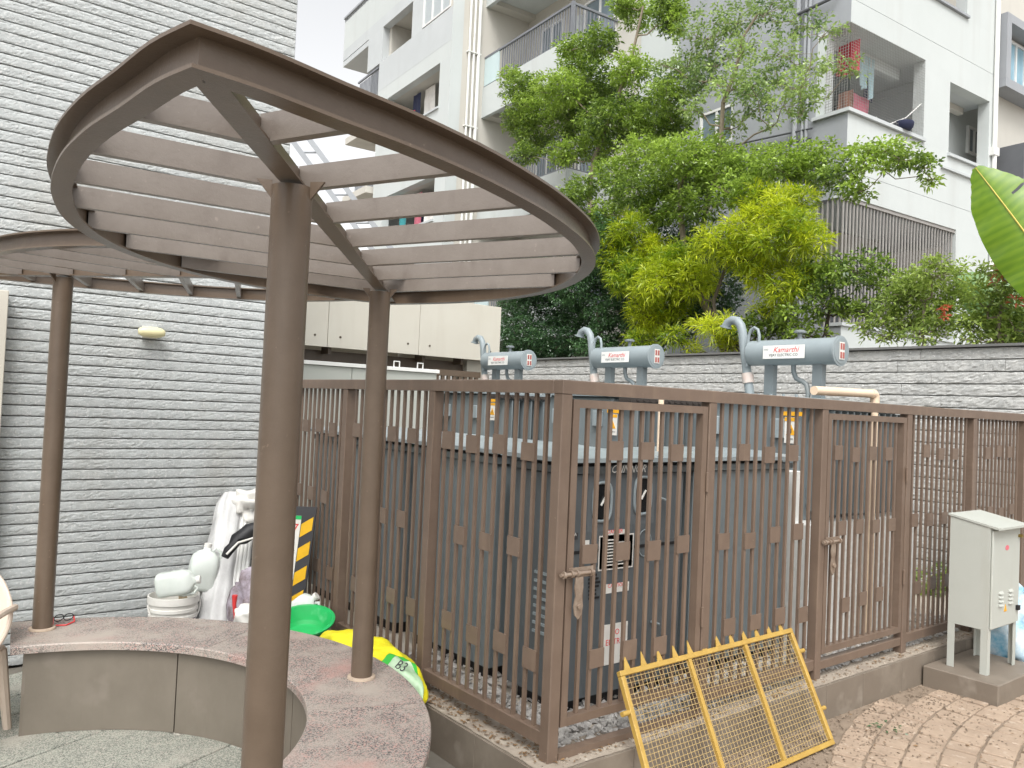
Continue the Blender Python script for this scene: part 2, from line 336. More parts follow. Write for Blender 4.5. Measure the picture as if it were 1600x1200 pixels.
# ------------------------------------------------------------------ clubhouse: split stone wall on the left
ch = empty('stone_clad_building', (-1.6, 3.2, 0), 'grey building face clad in long split granite strips behind the pergola', 'building')
WY = 3.2
MB().box((-4.2, WY+.0085, 0), (-.07, WY+3.5, 6.2)).build('wall', JOINT, ch)
def strip(L, h, nx, amp, seed, rows=(0, .04, .14, .3, .46, .62, .78, .9, .97, 1.0), edge=.01):
    rg = np.random.RandomState(seed)
    x = np.linspace(0, L, nx)
    P = []
    lf = sum(np.interp(x, np.linspace(0, L, k), rg.randn(k))*a for k, a in ((int(L/.5)+2, .25), (int(L/.14)+2, .5), (int(L/.05)+2, .45)))
    for j, t in enumerate(rows):
        prof = max(0, math.sin(math.pi*min(1, max(0, (t+.04)/1.08))))**.22
        nz = np.interp(x, np.linspace(0, L, int(L/.03)+2), rg.randn(int(L/.03)+2))*.55+rg.randn(nx)*.32
        d = edge*0+prof*(edge+amp*(.9+.35*lf+.55*nz*(1 if 0 < j < len(rows)-1 else .2)))
        d = np.clip(d, -.004, amp*3)
        if j in (0, len(rows)-1): d = np.full(nx, -.012)+rg.rand(nx)*.001
        zz = t*h+(rg.randn(nx)*.0006 if 0 < j < len(rows)-1 else 0)
        P.append([(x[i], -d[i], (zz[i] if hasattr(zz, '__len__') else zz)) for i in range(nx)])
    b = MB(); b.grid(P)
    # end caps back to the wall
    for i, flip in ((0, 1), (nx-1, 0)):
        k = len(b.v); pts = [P[j][i] for j in range(len(rows))]; back = [(p[0], .02, p[2]) for p in pts]
        fs = []
        for j in range(len(rows)-1):
            q = (j, j+1, len(rows)+j+1, len(rows)+j); fs.append(q if flip else q[::-1])
        b.add(pts+back, fs)
    return b
PITCHC = .0685
sm = [strip(4.13, PITCHC-.004, 380, .0047, 11+k).mesh('stone_course', STONE) for k in range(7)]
zc = 0; k = 0
while zc < 6.1:
    inst('stone_course', sm[(k*3) % 7], ch, (-4.2+1.6, .006, zc), (0, 0, 0), (1, 1, rng.uniform(.985, 1.0)))
    zc += PITCHC; k += 1
# return face of the corner
MB().box((-.072, WY+.026, 0), (-.055, WY+3.5, 6.2)).build('corner_return', STONE, ch)
dj = MB(); dj.bbox((-2.6, WY-.12, 0), (-1.845, WY-.02, 2.345), .004); dj.build('door_surround', CREAM, ch)
wl = empty('wall_lamp', (-1.0, WY-.03, 2.168), 'small pale yellow oval wall lamp fixed on the split stone wall', 'wall lamp')
MB().box((-1.05, WY-.035, 2.13), (-.95, WY-.004, 2.21)).build('back_plate', PLASTW, wl)
sh = MB(); Ml = Matrix.Translation((-1.0, WY-.075, 2.168))
prof = [(.002, -.088), (.02, -.084), (.032, -.06), (.036, -.02), (.036, .02), (.032, .06), (.02, .084), (.002, .088)]
sh.lathe(prof, 20, Ml @ Matrix.Rotation(R(90), 4, 'Y') @ Matrix.Rotation(0, 4, 'Z')); sh.build('lamp_shade', mat('pale_yellow_glass', (.74, .68, .42), (.70, .64, .38), 3, .35), wl, smooth=True)

# ------------------------------------------------------------------ curved bench
BC = Vector((-1.97, .87, 0)); RI, RO = 1.10, 1.60
bench = empty('curved_bench', (BC.x, BC.y, 0), 'curved stone bench with pink speckled granite top and tan tiled front', 'bench')
def arc(a0, a1, r, n): return [Vector((BC.x+r*math.cos(a0+(a1-a0)*i/n), BC.y+r*math.sin(a0+(a1-a0)*i/n), 0)) for i in range(n+1)]
def annulus(b, a0, a1, ri, ro, z0, z1, n=16, c=0):
    I = arc(a0, a1, ri, n); O_ = arc(a0, a1, ro, n)
    secs = []
    for i in range(n+1):
        p, q = I[i], O_[i]; d = (q-p).normalized()
        s_ = [(p, z0), (p, z1-c), (p+d*c, z1), (q-d*c, z1), (q, z1-c), (q, z0)] if c else [(p, z0), (p, z1), (q, z1), (q, z0)]
        secs.append([(w.x, w.y, z) for w, z in s_])
    m_ = len(secs[0]); vs = [v for s_ in secs for v in s_]
    fs = [(i*m_+k, i*m_+(k+1) % m_, (i+1)*m_+(k+1) % m_, (i+1)*m_+k) for i in range(n) for k in range(m_)]
    fs += [tuple(range(m_)), tuple(range((n+1)*m_-1, n*m_-1, -1))]
    b.add(vs, fs)
angs = [R(a) for a in (84, 34, -22, -80)]
for a0, a1 in zip(angs[:-1], angs[1:]):
    b = MB(); annulus(b, a0-.001, a1+.001, RI-.0, RO, .422, .462, 22, .006); b.build('seat_slab', GR1, bench)
ra = [R(a) for a in (80.5, 43, 0, -43, -80)]
for a0, a1 in zip(ra[:-1], ra[1:]):
    b = MB(); annulus(b, a0-.003, a1+.003, RI+.035, RI+.055, 0, .422, 14); b.build('riser_panel', RISER, bench)
    b = MB(); annulus(b, a0-.003, a1+.003, RO-.055, RO-.035, 0, .422, 14); b.build('back_panel', RISER, bench)
b = MB(); annulus(b, ra[0]-.001, ra[-1], RI+.056, RO-.056, 0, .420, 40); b.build('core', JOINT, bench)
p0 = BC+Vector((math.cos(ra[0]), math.sin(ra[0]), 0))*(RI+.035); p1 = BC+Vector((math.cos(ra[0]), math.sin(ra[0]), 0))*(RO-.035)
b = MB(); b.bar(p0+Vector((0, 0, .21)), p1+Vector((0, 0, .21)), .022, .42); b.build('end_panel', RISER, bench)

# ------------------------------------------------------------------ leaf pergolas
PROF = [(-.71, 0), (-.63, .09), (-.5, .205), (-.35, .34), (-.15, .49), (.1, .64), (.3, .735), (.5, .812), (.7, .863), (.9, .89), (1.1, .89), (1.3, .867), (1.5, .82), (1.7, .738), (1.9, .61), (2.1, .405), (2.24, .20), (2.344, 0)]
def cr(P, n=4):
    P = [Vector(p) for p in P]; out = []
    for i in range(len(P)-1):
        a = P[max(i-1, 0)]; b = P[i]; c = P[i+1]; d = P[min(i+2, len(P)-1)]
        for k in range(n):
            t = k/n; out.append(.5*((2*b)+(c-a)*t+(2*a-5*b+4*c-d)*t*t+(3*b-a-3*c+d)*t**3))
    return out+[P[-1]]
def leaf_pergola(name, label, base, rot, z0, ks, kn, cols, slats, floor):
    t = empty(name, (base[0], base[1], 0), label, 'pergola', 'leaf shaped steel pergolas over the bench', rz=rot)
    P = cr([(s*ks, n*kn) for s, n in PROF])
    P[0].y = 0; P[-1].y = 0
    N_ = []
    for i in range(len(P)):
        d = (P[min(i+1, len(P)-1)]-P[max(i-1, 0)]).normalized(); N_.append(Vector((-d.y, d.x)))
    def off(d, sgn):
        out = []
        for i, (p, n) in enumerate(zip(P, N_)):
            if i == 0: out.append(Vector((p.x+d/min(-.3, n.x), 0)))
            elif i == len(P)-1: out.append(Vector((p.x+d/max(.3, n.x), 0)))
            else:
                q = p+n*d; out.append(Vector((q.x, max(q.y, 0))))
        return [Vector((q.x, q.y*sgn)) for q in out]
    H = .070
    def sweep(b, sgn, d0, d1, za, zb):
        A_ = off(d0, sgn); B_ = off(d1, sgn); n = len(A_)
        vs = []
        for a_, b_ in zip(A_, B_): vs += [(a_.x, a_.y, za), (b_.x, b_.y, za), (b_.x, b_.y, zb), (a_.x, a_.y, zb)]
        fs = []
        for i in range(n-1):
            for k in range(4):
                q = (i*4+k, i*4+(k+1) % 4, (i+1)*4+(k+1) % 4, (i+1)*4+k); fs.append(q if sgn > 0 else q[::-1])
        b.add(vs, fs)
    for sgn in (1, -1):
        b = MB(); sweep(b, sgn, -.05, 0, z0, z0+.007); sweep(b, sgn, -.028, -.022, z0+.007, z0+H-.007); sweep(b, sgn, -.052, .012, z0+H-.007, z0+H)
        b.build('rim_beam', BR, t, world=False)
    b = MB(); s0 = P[0].x+.045; s1 = P[-1].x-.03
    b.box((s0, -.027, z0+.0075), (s1, .027, z0+.0135)); b.box((s0, -.003, z0+.0135), (s1, .003, z0+H-.009))
    b.build('spine_beam', BR, t, world=False)
    px = np.array([p.x for p in P]); py = np.array([p.y for p in P])
    for s in slats:
        for sgn in (1, -1):
            dv = Vector((-.5, .866)); tt = .02
            while tt < 1.5:
                q = (s-.5*tt, .866*tt)
                if q[0] < px[0]+.02 or q[1] > np.interp(q[0], px, py)-.034: break
                tt += .004
            if tt < .12: continue
            A_ = Vector((s-.5*.008, .866*.008*sgn, z0+.0388)); B_ = Vector((s-.5*tt, .866*tt*sgn, z0+.0388))
            b = MB(); b.bar(A_, B_, .024, .061); b.build('slat', BRS, t, world=False)
    for s, zb in cols:
        b = MB(); prof = [(.0495, zb), (.0495, z0-.002)]
        b.lathe(prof, 32, Matrix.Translation((s, 0, 0))); b.build('column', BR, t, world=False, smooth='auto')
        b = MB(); b.lathe([(.066, zb+.001), (.064, zb+.010), (.0505, zb+.012)], 28, Matrix.Translation((s, 0, 0))); b.build('base_collar', mat('grout_ring', (.48, .38, .29), None, 20, .8), t, world=False)
        for sg in (1, -1):
            for (dx, dy) in ((-.2, .98),):
                d = Vector((dx, dy*sg, 0)); q = Vector((-d.y, d.x, 0))
                tri = [d*.048+Vector((0, 0, z0-.034)), d*.048+Vector((0, 0, z0+.012)), d*.085+Vector((0, 0, z0+.012))]
                c = Vector((s, 0, 0)); vs = [c+v+q*h for h in (-.004, .004) for v in tri]
                MB().add(vs, [(0, 1, 2), (5, 4, 3), (0, 3, 4, 1), (1, 4, 5, 2), (2, 5, 3, 0)]).build('gusset', BR, t, world=False)
    return t
SL = (-.3, .07, .44, .81, 1.18, 1.55, 1.92)
leaf_pergola('leaf_pergola', 'large leaf shaped brown steel pergola on two round columns nearest the camera', (-1.64, -.80), R(54.6), 2.29, 1, 1, ((0, 0.0), (1.84, .462)), SL, 0)
leaf_pergola('leaf_pergola', 'second brown leaf shaped pergola partly behind, its column by the bench end and red eyeglasses', (-1.68, 2.24), R(-50), 2.364, .88, .95, ((0, .462),), tuple(s*.88 for s in SL), 0)

# ------------------------------------------------------------------ plinth under the fence
pl = empty('fence_plinth', (0, 0, 0), 'low tiled kerb wall with dusty top carrying the slatted fence', 'kerb wall')
ZP = .2
b = MB(); b.box((-.098, -.098, -.01), (7.5, .11, ZP-.002)); b.box((-.098, .112, -.01), (.11, 3.15, ZP-.002)); b.build('kerb_body', COPING, pl)
b = MB(); 
def rough_top(b, x0, y0, x1, y1, n, m_, z):
    rg = np.random.RandomState(int(abs(x0*7+y1*13)) + 3)
    b.grid([[(x0+(x1-x0)*i/n, y0+(y1-y0)*j/m_, z+rg.rand()*.004) for i in range(n+1)] for j in range(m_+1)])
rough_top(b, -.1, -.1, 7.5, .11, 120, 4, ZP); rough_top(b, -.1, .11, .11, 3.15, 4, 60, ZP); b.build('coping_top', COPING, pl)
x = -.112
for wdt in (.55, .62, .58, .45, .42, .5, .44, .52, .5, .5, .5):
    MB().bbox((x+.0015, -.112, -.01), (x+wdt-.0015, -.0985, ZP-.004), .001).build('face_tile', TILE, pl); x += wdt
y = -.0975
for wdt in (.5, .56, .6, .55, .6, .43):
    MB().bbox((-.112, y+.0015, -.01), (-.0985, y+wdt-.0015, ZP-.004), .001).build('face_tile', TILE, pl); y += wdt

# ------------------------------------------------------------------ slatted fence
fe = empty('slatted_fence', (0, 0, ZP), 'brown steel fence of thin vertical slats with small staggered plates round the transformer yard', 'fence')
ZT = 1.90
FX = [0, 1.035, 2.12, 3.19, 4.24, 5.23, 6.15]; FY = [0, 1.06, 2.12, 3.12]
pmh = MB(); pmh.bbox((-.031, -.031, 0), (.031, .031, 1.638), .004); pmh = pmh.mesh('post', BRF)
for X in FX: inst('post', pmh, fe, (X, 0, 0))
for Y in FY[1:]: inst('post', pmh, fe, (0, Y, 0))
MB().bbox((-.033, -.033, 1.838), (6.2, .033, ZT), .004).build('top_rail', BRF, fe)
MB().bbox((-.033, .0335, 1.838), (.033, 3.14, ZT), .004).build('top_rail', BRF, fe)
slm = {}
def slat_mesh(h):
    k = round(h, 3)
    if k not in slm:
        b = MB(); b.box((-.0095, -.0075, 0), (.0095, .0075, h)); slm[k] = b.mesh('slat', BRF)
    return slm[k]
plm = MB(); plm.box((-.049, -.003, 0), (.049, .003, .1)); plm = plm.mesh('bridging_plate', BRF)
def fill(par, A, B, z0, z1, n, ph, zoff=0, skip=()):
    """n slats between points A and B (fence plan coordinates), plates bridging neighbours in three staggered rows"""
    A = Vector(A); B = Vector(B); d = (B-A).normalized(); L = (B-A).length; pit = L/(n+1); th = math.atan2(d.y, d.x); nrm = Vector((d.y, -d.x))
    if abs(d.x) > .5: nrm = Vector((0, -1))
    else: nrm = Vector((-1, 0))
    me = slat_mesh(z1-z0); off = par.location
    for i in range(n):
        p = A+d*pit*(i+1); inst('slat', me, par, (p.x-off.x, p.y-off.y, z0-off.z), (0, 0, th))
        if i < n-1:
            q = p+d*pit/2+nrm*.0108
            for row, zz in ((2, 1.525), (0, 1.048), (1, .572)):
                if (i+ph) % 3 == row: inst('bridging_plate', plm, par, (q.x-off.x, q.y-off.y, zz-off.z+rng.uniform(-.014, .014)), (0, rng.uniform(-.02, .02), th), ((pit+.021)/.098, 1, rng.uniform(.85, .98)))
for a, b_ in zip(FY[:-1], FY[1:]):
    MB().bbox((-.024, a+.032, .262), (.024, b_-.032, .322), .003).build('bottom_rail', BRF, fe)
    fill(fe, (0, a+.032), (0, b_-.032), .322, 1.837, 12, 1)
for i in (1, 3, 4, 5):
    MB().bbox((FX[i]+.032, -.024, .262), (FX[i+1]-.032, .024, .322), .003).build('bottom_rail', BRF, fe)
    fill(fe, (FX[i]+.032, 0), (FX[i+1]-.032, 0), .322, 1.837, 12, 0)
MB().bbox((FX[2]+.032, -.024, .255), (FX[3]-.032, .024, .305), .003).build('bottom_rail', BRF, fe)
MB().box((.035, -.03, .202), (1.0, .02, .232)).build('sill_channel', BRF, fe)
def gate(label, xa, xb, hinge_right, n, ph):
    t = empty('steel_gate', (xa, 0, .345), label, 'gate', 'brown slatted gates of the transformer yard')
    z0, z1 = .345, 1.815; w = .038
    b = MB(); y0, y1 = -.026, .020
    b.box((xa, y0, z0), (xa+w, y1, z1)); b.box((xb-w, y0, z0), (xb, y1, z1)); b.box((xa+w+.0005, y0, z0), (xb-w-.0005, y1, z0+w)); b.box((xa+w+.0005, y0, z1-w), (xb-w-.0005, y1, z1)); b.build('gate_frame', BRF, t)
    fill(t, (xa+w, -.003), (xb-w, -.003), z0+w, z1-w, n, ph)
    for z in (1.42, .72):
        b = MB(); b.tube([(xb+.004, -.034, z-.05), (xb+.004, -.034, z+.05)], .008, 10); b.build('hinge', BRF, t, smooth='auto')
    zb = 1.03; b = MB()
    b.box((xa+.01, -.030, zb-.022), (xa+.16, -.0265, zb+.024)); b.build('bolt_plate', STEEL, t)
    b = MB(); b.tube([(xa-.055, -.046, zb), (xa+.15, -.046, zb)], .009, 12); b.build('bolt_rod', STEEL, t, smooth='auto')
    for dx in (-.035, .012, .045, .13):
        b = MB(); b.tube([(xa+dx-.006, -.046, zb), (xa+dx+.006, -.046, zb)], .0165, 14); b.build('bolt_guide', STEEL, t, smooth='auto')
    b = MB(); b.prism([(-.022, .0), (.022, 0), (.026, -.05), (.018, -.085), (.028, -.13), (.02, -.17), (0, -.19), (-.02, -.17), (-.028, -.13), (-.018, -.085), (-.026, -.05)], -.003, .003, frame((xa+.055, -.050, zb-.015), (1, 0, 0), (0, 0, 1)))
    b.build('hasp', STEEL, t)
    b = MB(); b.tube([(xa+.055, -.0545, zb-.145), (xa+.055, -.066, zb-.145)], .013, 14); b.build('staple', STEEL, t, smooth='auto')
    return t
gate('near slatted gate with bolt and hanging hasp beside the fence corner post', .042, .995, 1, 11, 0)
gate('far slatted gate beyond the yellow barrier, a cream pipe behind it', 2.162, 3.15, 1, 12, 2)

# gravel and leaf litter
def scatter(name, m, n, fn, size, flat, kind='stuff', parent=None, label=None):
    rg = np.random.RandomState(5); b = MB()
    for i in range(n):
        x, y, z = fn(rg); s = size*(.5+rg.rand()); M = Matrix.Translation((x, y, z)) @ Matrix.Rotation(rg.rand()*6.28, 4, 'Z') @ Matrix.Rotation((rg.rand()-.5)*(2.5 if not flat else .7), 4, 'X')
        if flat:
            b.add([M @ Vector(p) for p in ((-s, 0, 0), (0, -s*.4, s*.12), (s, 0, .0), (0, s*.4, s*.12))], [(0, 1, 2), (0, 2, 3)])
        else:
            vs = [M @ (Vector(p)*s*(.75+.5*rg.rand())) for p in ((1, 0, 0), (0, .8, 0), (-1, 0, 0), (0, -.8, 0), (.1, .1, .6), (0, 0, -.5), (.7, .6, .2), (-.6, -.6, .25))]
            b.add(vs, [(0, 6, 4), (6, 1, 4), (1, 2, 4), (2, 7, 4), (7, 3, 4), (3, 0, 4), (0, 3, 5), (3, 7, 5), (7, 2, 5), (2, 1, 5), (1, 6, 5), (6, 0, 5)])
    o = b.build(name, m, parent); tag(o, kind=kind); return o
yard = MB().box((.111, .111, -.02), (6.19, 9, .15)).build('yard_floor', mat('yard_dust', (.52, .47, .40), (.42, .37, .31), 3, .95, .3, 30)); tag(yard, kind='structure')
scatter('gravel', GRAVEL, 3800, lambda g: (.13+g.rand()**1.6*4.6, .12+g.rand()**1.7*1.6, .155+g.rand()*.03), .024, False)
scatter('gravel', GRAVEL, 500, lambda g: (.05+g.rand()*5, .03+g.rand()*.08, .205+g.rand()*.01), .018, False)
scatter('leaf_litter', LITTER, 380, lambda g: (-.09+g.rand()*.15, g.rand()**1.0*1.25, .208), .011, True)
scatter('leaf_litter', LITTER, 260, lambda g: (g.rand()*4.4, -.085+g.rand()*.06, .208), .011, True)
scatter('leaf_litter', LITTER, 90, lambda g: (1.0+g.rand()*3.0, -.15-g.rand()*.9, .006), .012, True)

scatter('grit', SOIL, 2600, lambda g: (.6+g.rand()*4.2, -.125-abs(g.randn())*.35, .002), .0065, False)
scatter('grit', COPING, 900, lambda g: (-.09+g.rand()*4.6, -.09+g.rand()*.19, .203), .006, False)
# ------------------------------------------------------------------ rear stone wall
rw = empty('stone_retaining_wall', (6.2, 4, 0), 'grey split stone retaining wall in wide courses behind the transformers', 'wall')
MB().box((6.22, -4, 0), (6.5, 13, 2.54)).build('wall_core', JOINT, rw)
rm = [strip(1.0, .117, 46, .009, 60+k, edge=.006).mesh('wall_stone', STONE2) for k in range(6)]
for ci in range(21):
    y = 12.5-rng.uniform(0, .6)
    while y > -1.6:
        L = rng.uniform(.85, 1.5)
        if ci*.1225+.117 > .5 or y < 3:
            inst('wall_stone', rm[rng.randrange(6)], rw, (0, y-4, ci*.1225+.002), (0, 0, R(-90)), (L-.004, 1, 1))
        y -= L
MB().box((6.14, -4, 2.5755), (6.5, 13, 2.60)).build('coping_strip', mat('wall_coping', (.16, .16, .155), None, 5, .9), rw)
so = MB().box((6.51, -6, -.02), (9.6, 18, 2.5)).build('planting_bed', SOILD); tag(so, kind='structure')
# ------------------------------------------------------------------ transformers
CX = 3.4
GAUGE = mat('faded_red_gauge', (.42, .13, .11), None, 8, .5)
def fins(par, x0, x1, y0, y1, z0, z1, n, along):
    for i in range(n):
        b = MB(); t = (i+.5)/n
        if along == 'x':
            x = x0+(x1-x0)*t; M = frame((x-.009, y0, z0), (0, 1, 0), (0, 0, 1)); w = y1-y0
        else:
            y = y0+(y1-y0)*t; M = frame((x0, y+.009, z0), (1, 0, 0), (0, 0, 1)); w = x1-x0
        h = z1-z0; r = w*.45
        poly = [(0, 0), (w-r*.6, 0), (w, r*.6), (w, h-r), (w-r*.3, h-r*.3), (w-r, h), (0, h)]
        b.prism(poly, 0, .018, M); b.build('cooling_fin', TANK, par)
def transformer(cy, label, sticker, plate):
    t = empty('transformer', (3.5, cy, .15), label, 'transformer', 'oil transformers in a row behind the fence')
    MB().bbox((2.72, cy-.60, .15), (4.3, cy+.55, 1.04), .01).build('pedestal', WHITE, t)
    MB().bbox((2.78, cy-.46, 1.045), (4.2, cy+.42, 1.90), .02).build('tank', TANK, t)
    MB().bbox((2.73, cy-.51, 1.901), (4.25, cy+.47, 1.93), .004).build('tank_lid', TANKL, t)
    for k in range(9):
        b = MB(); b.tube([(2.75, cy-.45+k*.105, 1.931), (2.75, cy-.45+k*.105, 1.95)], .012, 6); b.build('lid_bolt', TANKL, t)
    fins(t, 2.86, 4.12, cy-.66, cy-.461, 1.10, 1.84, 14, 'x')
    fins(t, 2.86, 4.12, cy+.421, cy+.60, 1.10, 1.84, 10, 'x')
    b = MB(); b.box((2.80, cy-.68, 1.86), (4.6, cy-.52, 1.895))
    for k in range(20): b.box((2.86+k*.085, cy-.69, 1.872), (2.89+k*.085, cy-.681, 1.888))
    b.build('header_channel', mat('dark_channel', (.05, .04, .035), None, 9, .6), t)
    for dz, dy in ((1.72, -.3), (1.32, -.3), (1.72, .27), (1.32, .27)):
        MB().bbox((2.735, cy+dy-.05, dz-.09), (2.779, cy+dy+.05, dz+.05), .006).build('cable_box', TANKL, t)
    # conservator drum along Y
    cz = 2.315; y0, y1 = cy-.41, cy+.41; rr = .107
    M = frame((CX, y1, cz), (1, 0, 0), (0, 0, 1))          # local z -> -y
    dr = MB(); dr.lathe([(.03, -.012), (rr*.82, -.008), (rr, .012), (rr, .80), (rr+.012, .802), (rr+.012, .818), (rr*.93, .82), (rr*.93, .823)], 36, M); cons = dr.build('conservator_drum', TANKL, t, smooth='auto')
    Mf = frame((CX, y0-.006, cz), (1, 0, 0), (0, 0, 1))
    b = MB(); b.box((-.035, -.068, 0), (.035, .068, .004), Mf @ Matrix.Rotation(0, 4, 'Z')); gp = b.build('level_gauge', PLASTW, cons)
    for gx in (-.017, .017):
        for gy in (-.034, .034):
            MB().box((gx-.011, gy-.024, .0045), (gx+.011, gy+.024, .0075), Mf).build('gauge_window', GAUGE, cons)
    Mp = frame((CX-rr-.008, cy+plate, cz-.005), (0, -1, 0), (0, 0, 1))
    np_ = MB(); np_.box((-.19, -.054, 0), (.19, .054, .005), Mp); npl = np_.build('nameplate', WHITE, t)
    text('plate_text', 'Kamarthi', .062, RED, npl, Mp @ Matrix.Translation((.02, .016, .0055)), .35)
    text('plate_text', 'VIJAY ELECTRIC CO', .030, BOARDK, npl, Mp @ Matrix.Translation((.0, -.026, .0055)))
    text('plate_text', 'HYD', .02, TANK, npl, Mp @ Matrix.Translation((-.16, .02, .0055)))
    for dy in (.21, -.23):
        MB().box((CX-.03, cy+dy-.042, 1.931), (CX+.03, cy+dy+.042, cz-.085)).build('support_post', TANK, t)
        MB().box((CX-.07, cy+dy-.07, 1.9312), (CX-.031, cy+dy+.07, 1.941)).build('foot_plate', TANKL, t)
    # vent pipe with its swan neck
    P = [(CX, cy+.40, 1.93), (CX, cy+.44, 2.13), (CX, cy+.49, 2.40), (CX, cy+.505, 2.50), (CX, cy+.525, 2.56), (CX, cy+.565, 2.605), (CX, cy+.615, 2.615), (CX, cy+.66, 2.595), (CX, cy+.685, 2.555)]
    b = MB(); b.tube(P, [.038]*len(P), 18); b.lathe([(.052, 0), (.052, .012)], 18, frame((CX, cy+.685, 2.55), (1, 0, 0), (0, .75, .2))); b.build('vent_pipe', TANKL, t, smooth='auto')
    q0, q1 = Vector((CX, cy+.425, 2.06)), Vector((CX, cy+.442, 2.145)); b = MB(); b.tube([q0, q1], .05, 18); b.build('pipe_collar', mat('pinkish_collar', (.62, .48, .42), (.55, .52, .48), 20, .5), t, smooth='auto')
    P = [(CX-.05, cy+.415, 2.20), (CX-.05, cy+.405, 2.46), (CX-.05, cy+.385, 2.51), (CX-.05, cy+.35, 2.53), (CX-.05, cy+.315, 2.51), (CX-.05, cy+.30, 2.46), (CX-.05, cy+.30, 2.39)]
    b = MB(); b.tube(P, .013, 10); b.build('breather_tube', TANKL, t, smooth='auto')
    P = [(CX, cy, cz-.10), (CX, cy-.005, 2.15), (CX, cy-.03, 2.10), (CX, cy-.09, 2.075), (CX, cy-.125, 2.05), (CX, cy-.14, 1.99), (CX, cy-.14, 1.93)]
    b = MB(); b.tube(P, .02, 12); b.build('oil_pipe', TANK, t, smooth='auto')
    b = MB(); b.lathe([(.018, 0), (.018, .05), (.05, .052), (.05, .065), (.03, .075)], 14, Matrix.Translation((CX, cy-.05, cz+rr-.003))); b.build('filler_cap', TANK, t, smooth='auto')
    # warning sheet on the tank face
    s = atX(sticker[0], sticker[1], 2.775); Ms = frame((2.772, s.y, s.z), (0, -1, 0), (0, 0, 1))
    ws = MB(); ws.box((-.055, -.115, 0), (.055, .075, .003), Ms); w = ws.build('warning_sheet', PLASTW, t)
    MB().box((-.075, .085, 0), (.085, .115, .003), Ms).build('amber_strip', ORANGE, t)
    MB().box((-.055, .045, .0035), (.055, .073, .005), Ms).build('amber_band', ORANGE, w)
    MB().prism([(-.04, -.055), (.04, -.055), (0, .02)], .0035, .0055, Ms).build('warning_triangle', ORANGE, w)
    MB().box((-.004, -.042, .006), (.004, -.008, .007), Ms).build('bolt_mark', BOARDK, w)
    text('sheet_text', '11000 V', .022, BOARDK, w, Ms @ Matrix.Translation((0, -.085, .0035)))
    return t
transformer(1.03, 'nearest and rightmost transformer, its drum above the far slatted gate', (1237, 668), .02)
transformer(2.92, 'middle transformer, its drum showing above the near slatted gate', (958, 660), .03)
transformer(4.86, 'farthest and leftmost transformer, its drum in front of the dark hedge and cream panel', (770, 640), .03)

def yard_box(name, label, x0, x1, y0, y1, m, cat='switch box', group=None, ztop=1.43):
    t = empty(name, ((x0+x1)/2, (y0+y1)/2, .15), label, cat, group)
    MB().box((x0+.05, y0+.05, .15), (x1-.05, y1-.05, .235)).build('skid', BLACK, t)
    MB().bbox((x0, y0, .236), (x1, y1, ztop), .008).build('body', m, t)
    MB().bbox((x0-.02, y0-.02, ztop+.001), (x1+.02, y1+.02, ztop+.04), .003).build('header_band', m, t)
    MB().box((x0+.03, y0+.03, ztop+.041), (x1-.03, y1-.03, ztop+.062)).build('lid_gap_shade', BLACK, t)  # black block painted in for the shade under the lid
    b = MB(); e = .06
    b.prism([(x0-e, y0-e), (x1+e, y0-e), (x1+e, y1+e), (x0-e, y1+e)], ztop+.062, ztop+.085)
    k = len(b.v); c = .14
    b.add([(x0-e, y0-e, ztop+.0852), (x1+e, y0-e, ztop+.0852), (x1+e, y1+e, ztop+.0852), (x0-e, y1+e, ztop+.0852), (x0+c, y0+c, ztop+.115), (x1-c, y0+c, ztop+.115), (x1-c, y1-c, ztop+.115), (x0+c, y1-c, ztop+.115)], [(0, 1, 5, 4), (1, 2, 6, 5), (2, 3, 7, 6), (3, 0, 4, 7), (4, 5, 6, 7)])
    b.build('lid', TANKL, t)  # lighter than the body: sky reflection put into the lid colour
    return t
GY = .42
rmu = yard_box('switchgear_cabinet', 'dark grey switchgear cabinet with two oval windows just behind the near gate', .42, 1.36, GY, .86, CABG)
text('header_lettering', 'CNNNOR', .062, WHITE, rmu, frame((.86, GY-.0215, 1.452), (1, 0, 0), (0, 0, 1)), .4)
def on(x, y, d=.003): p = atY(x, y, GY); return frame((p.x, GY-d, p.z), (1, 0, 0), (0, 0, 1))
for x, y in ((940, 784), (1003, 774)):
    M = on(x, y); ov = []
    for k in range(28):
        a = 2*math.pi*k/28; cx = math.copysign(abs(math.cos(a))**.55, math.cos(a))*.068; sy = math.copysign(abs(math.sin(a))**.7, math.sin(a))*.105; ov.append((cx, sy))
    b = MB(); b.prism(ov, -.001, .001, M); w = b.build('oval_window', mat('dark_window', (.012, .014, .016), None, 3, .12), rmu)
    b = MB(); b.tube([M @ Vector((x_*1.0, y_*1.0, .004)) for x_, y_ in ov+[ov[0]]], .009, 8, False); b.build('window_ring', TANKL, w, smooth=True)
    MB().box((-.105, -.16, -.0018), (.105, .16, -.0005), M @ Matrix.Translation((0, -.0, -.001))).build('window_panel', mat('panel_grey', (.125, .14, .15), None, 3, .45), rmu)
    b = MB(); b.tube([M @ Vector((-.01, -.02, .004)), M @ Vector((.02, .03, .008))], .006, 8); b.build('indicator', PLASTW, w)
def lab(nm, x, y, w, h, m, tx=None, tm=None, ts=.02):
    M = on(x, y); o = MB().box((-w/2, -h/2, 0), (w/2, h/2, .002), M).build(nm, m, rmu)
    if tx: 
        for i, l in enumerate(tx.split('|')): text('label_text', l, ts, tm, o, M @ Matrix.Translation((0, h*.28-i*ts*1.15, .0025)))
MB().box((.44, GY-.004, 1.005), (1.34, GY-.001, 1.022)).build('door_seam', BLACK, rmu)
MB().box((.885, GY-.003, 1.022), (.892, GY-.001, 1.42)).build('door_seam', BLACK, rmu)
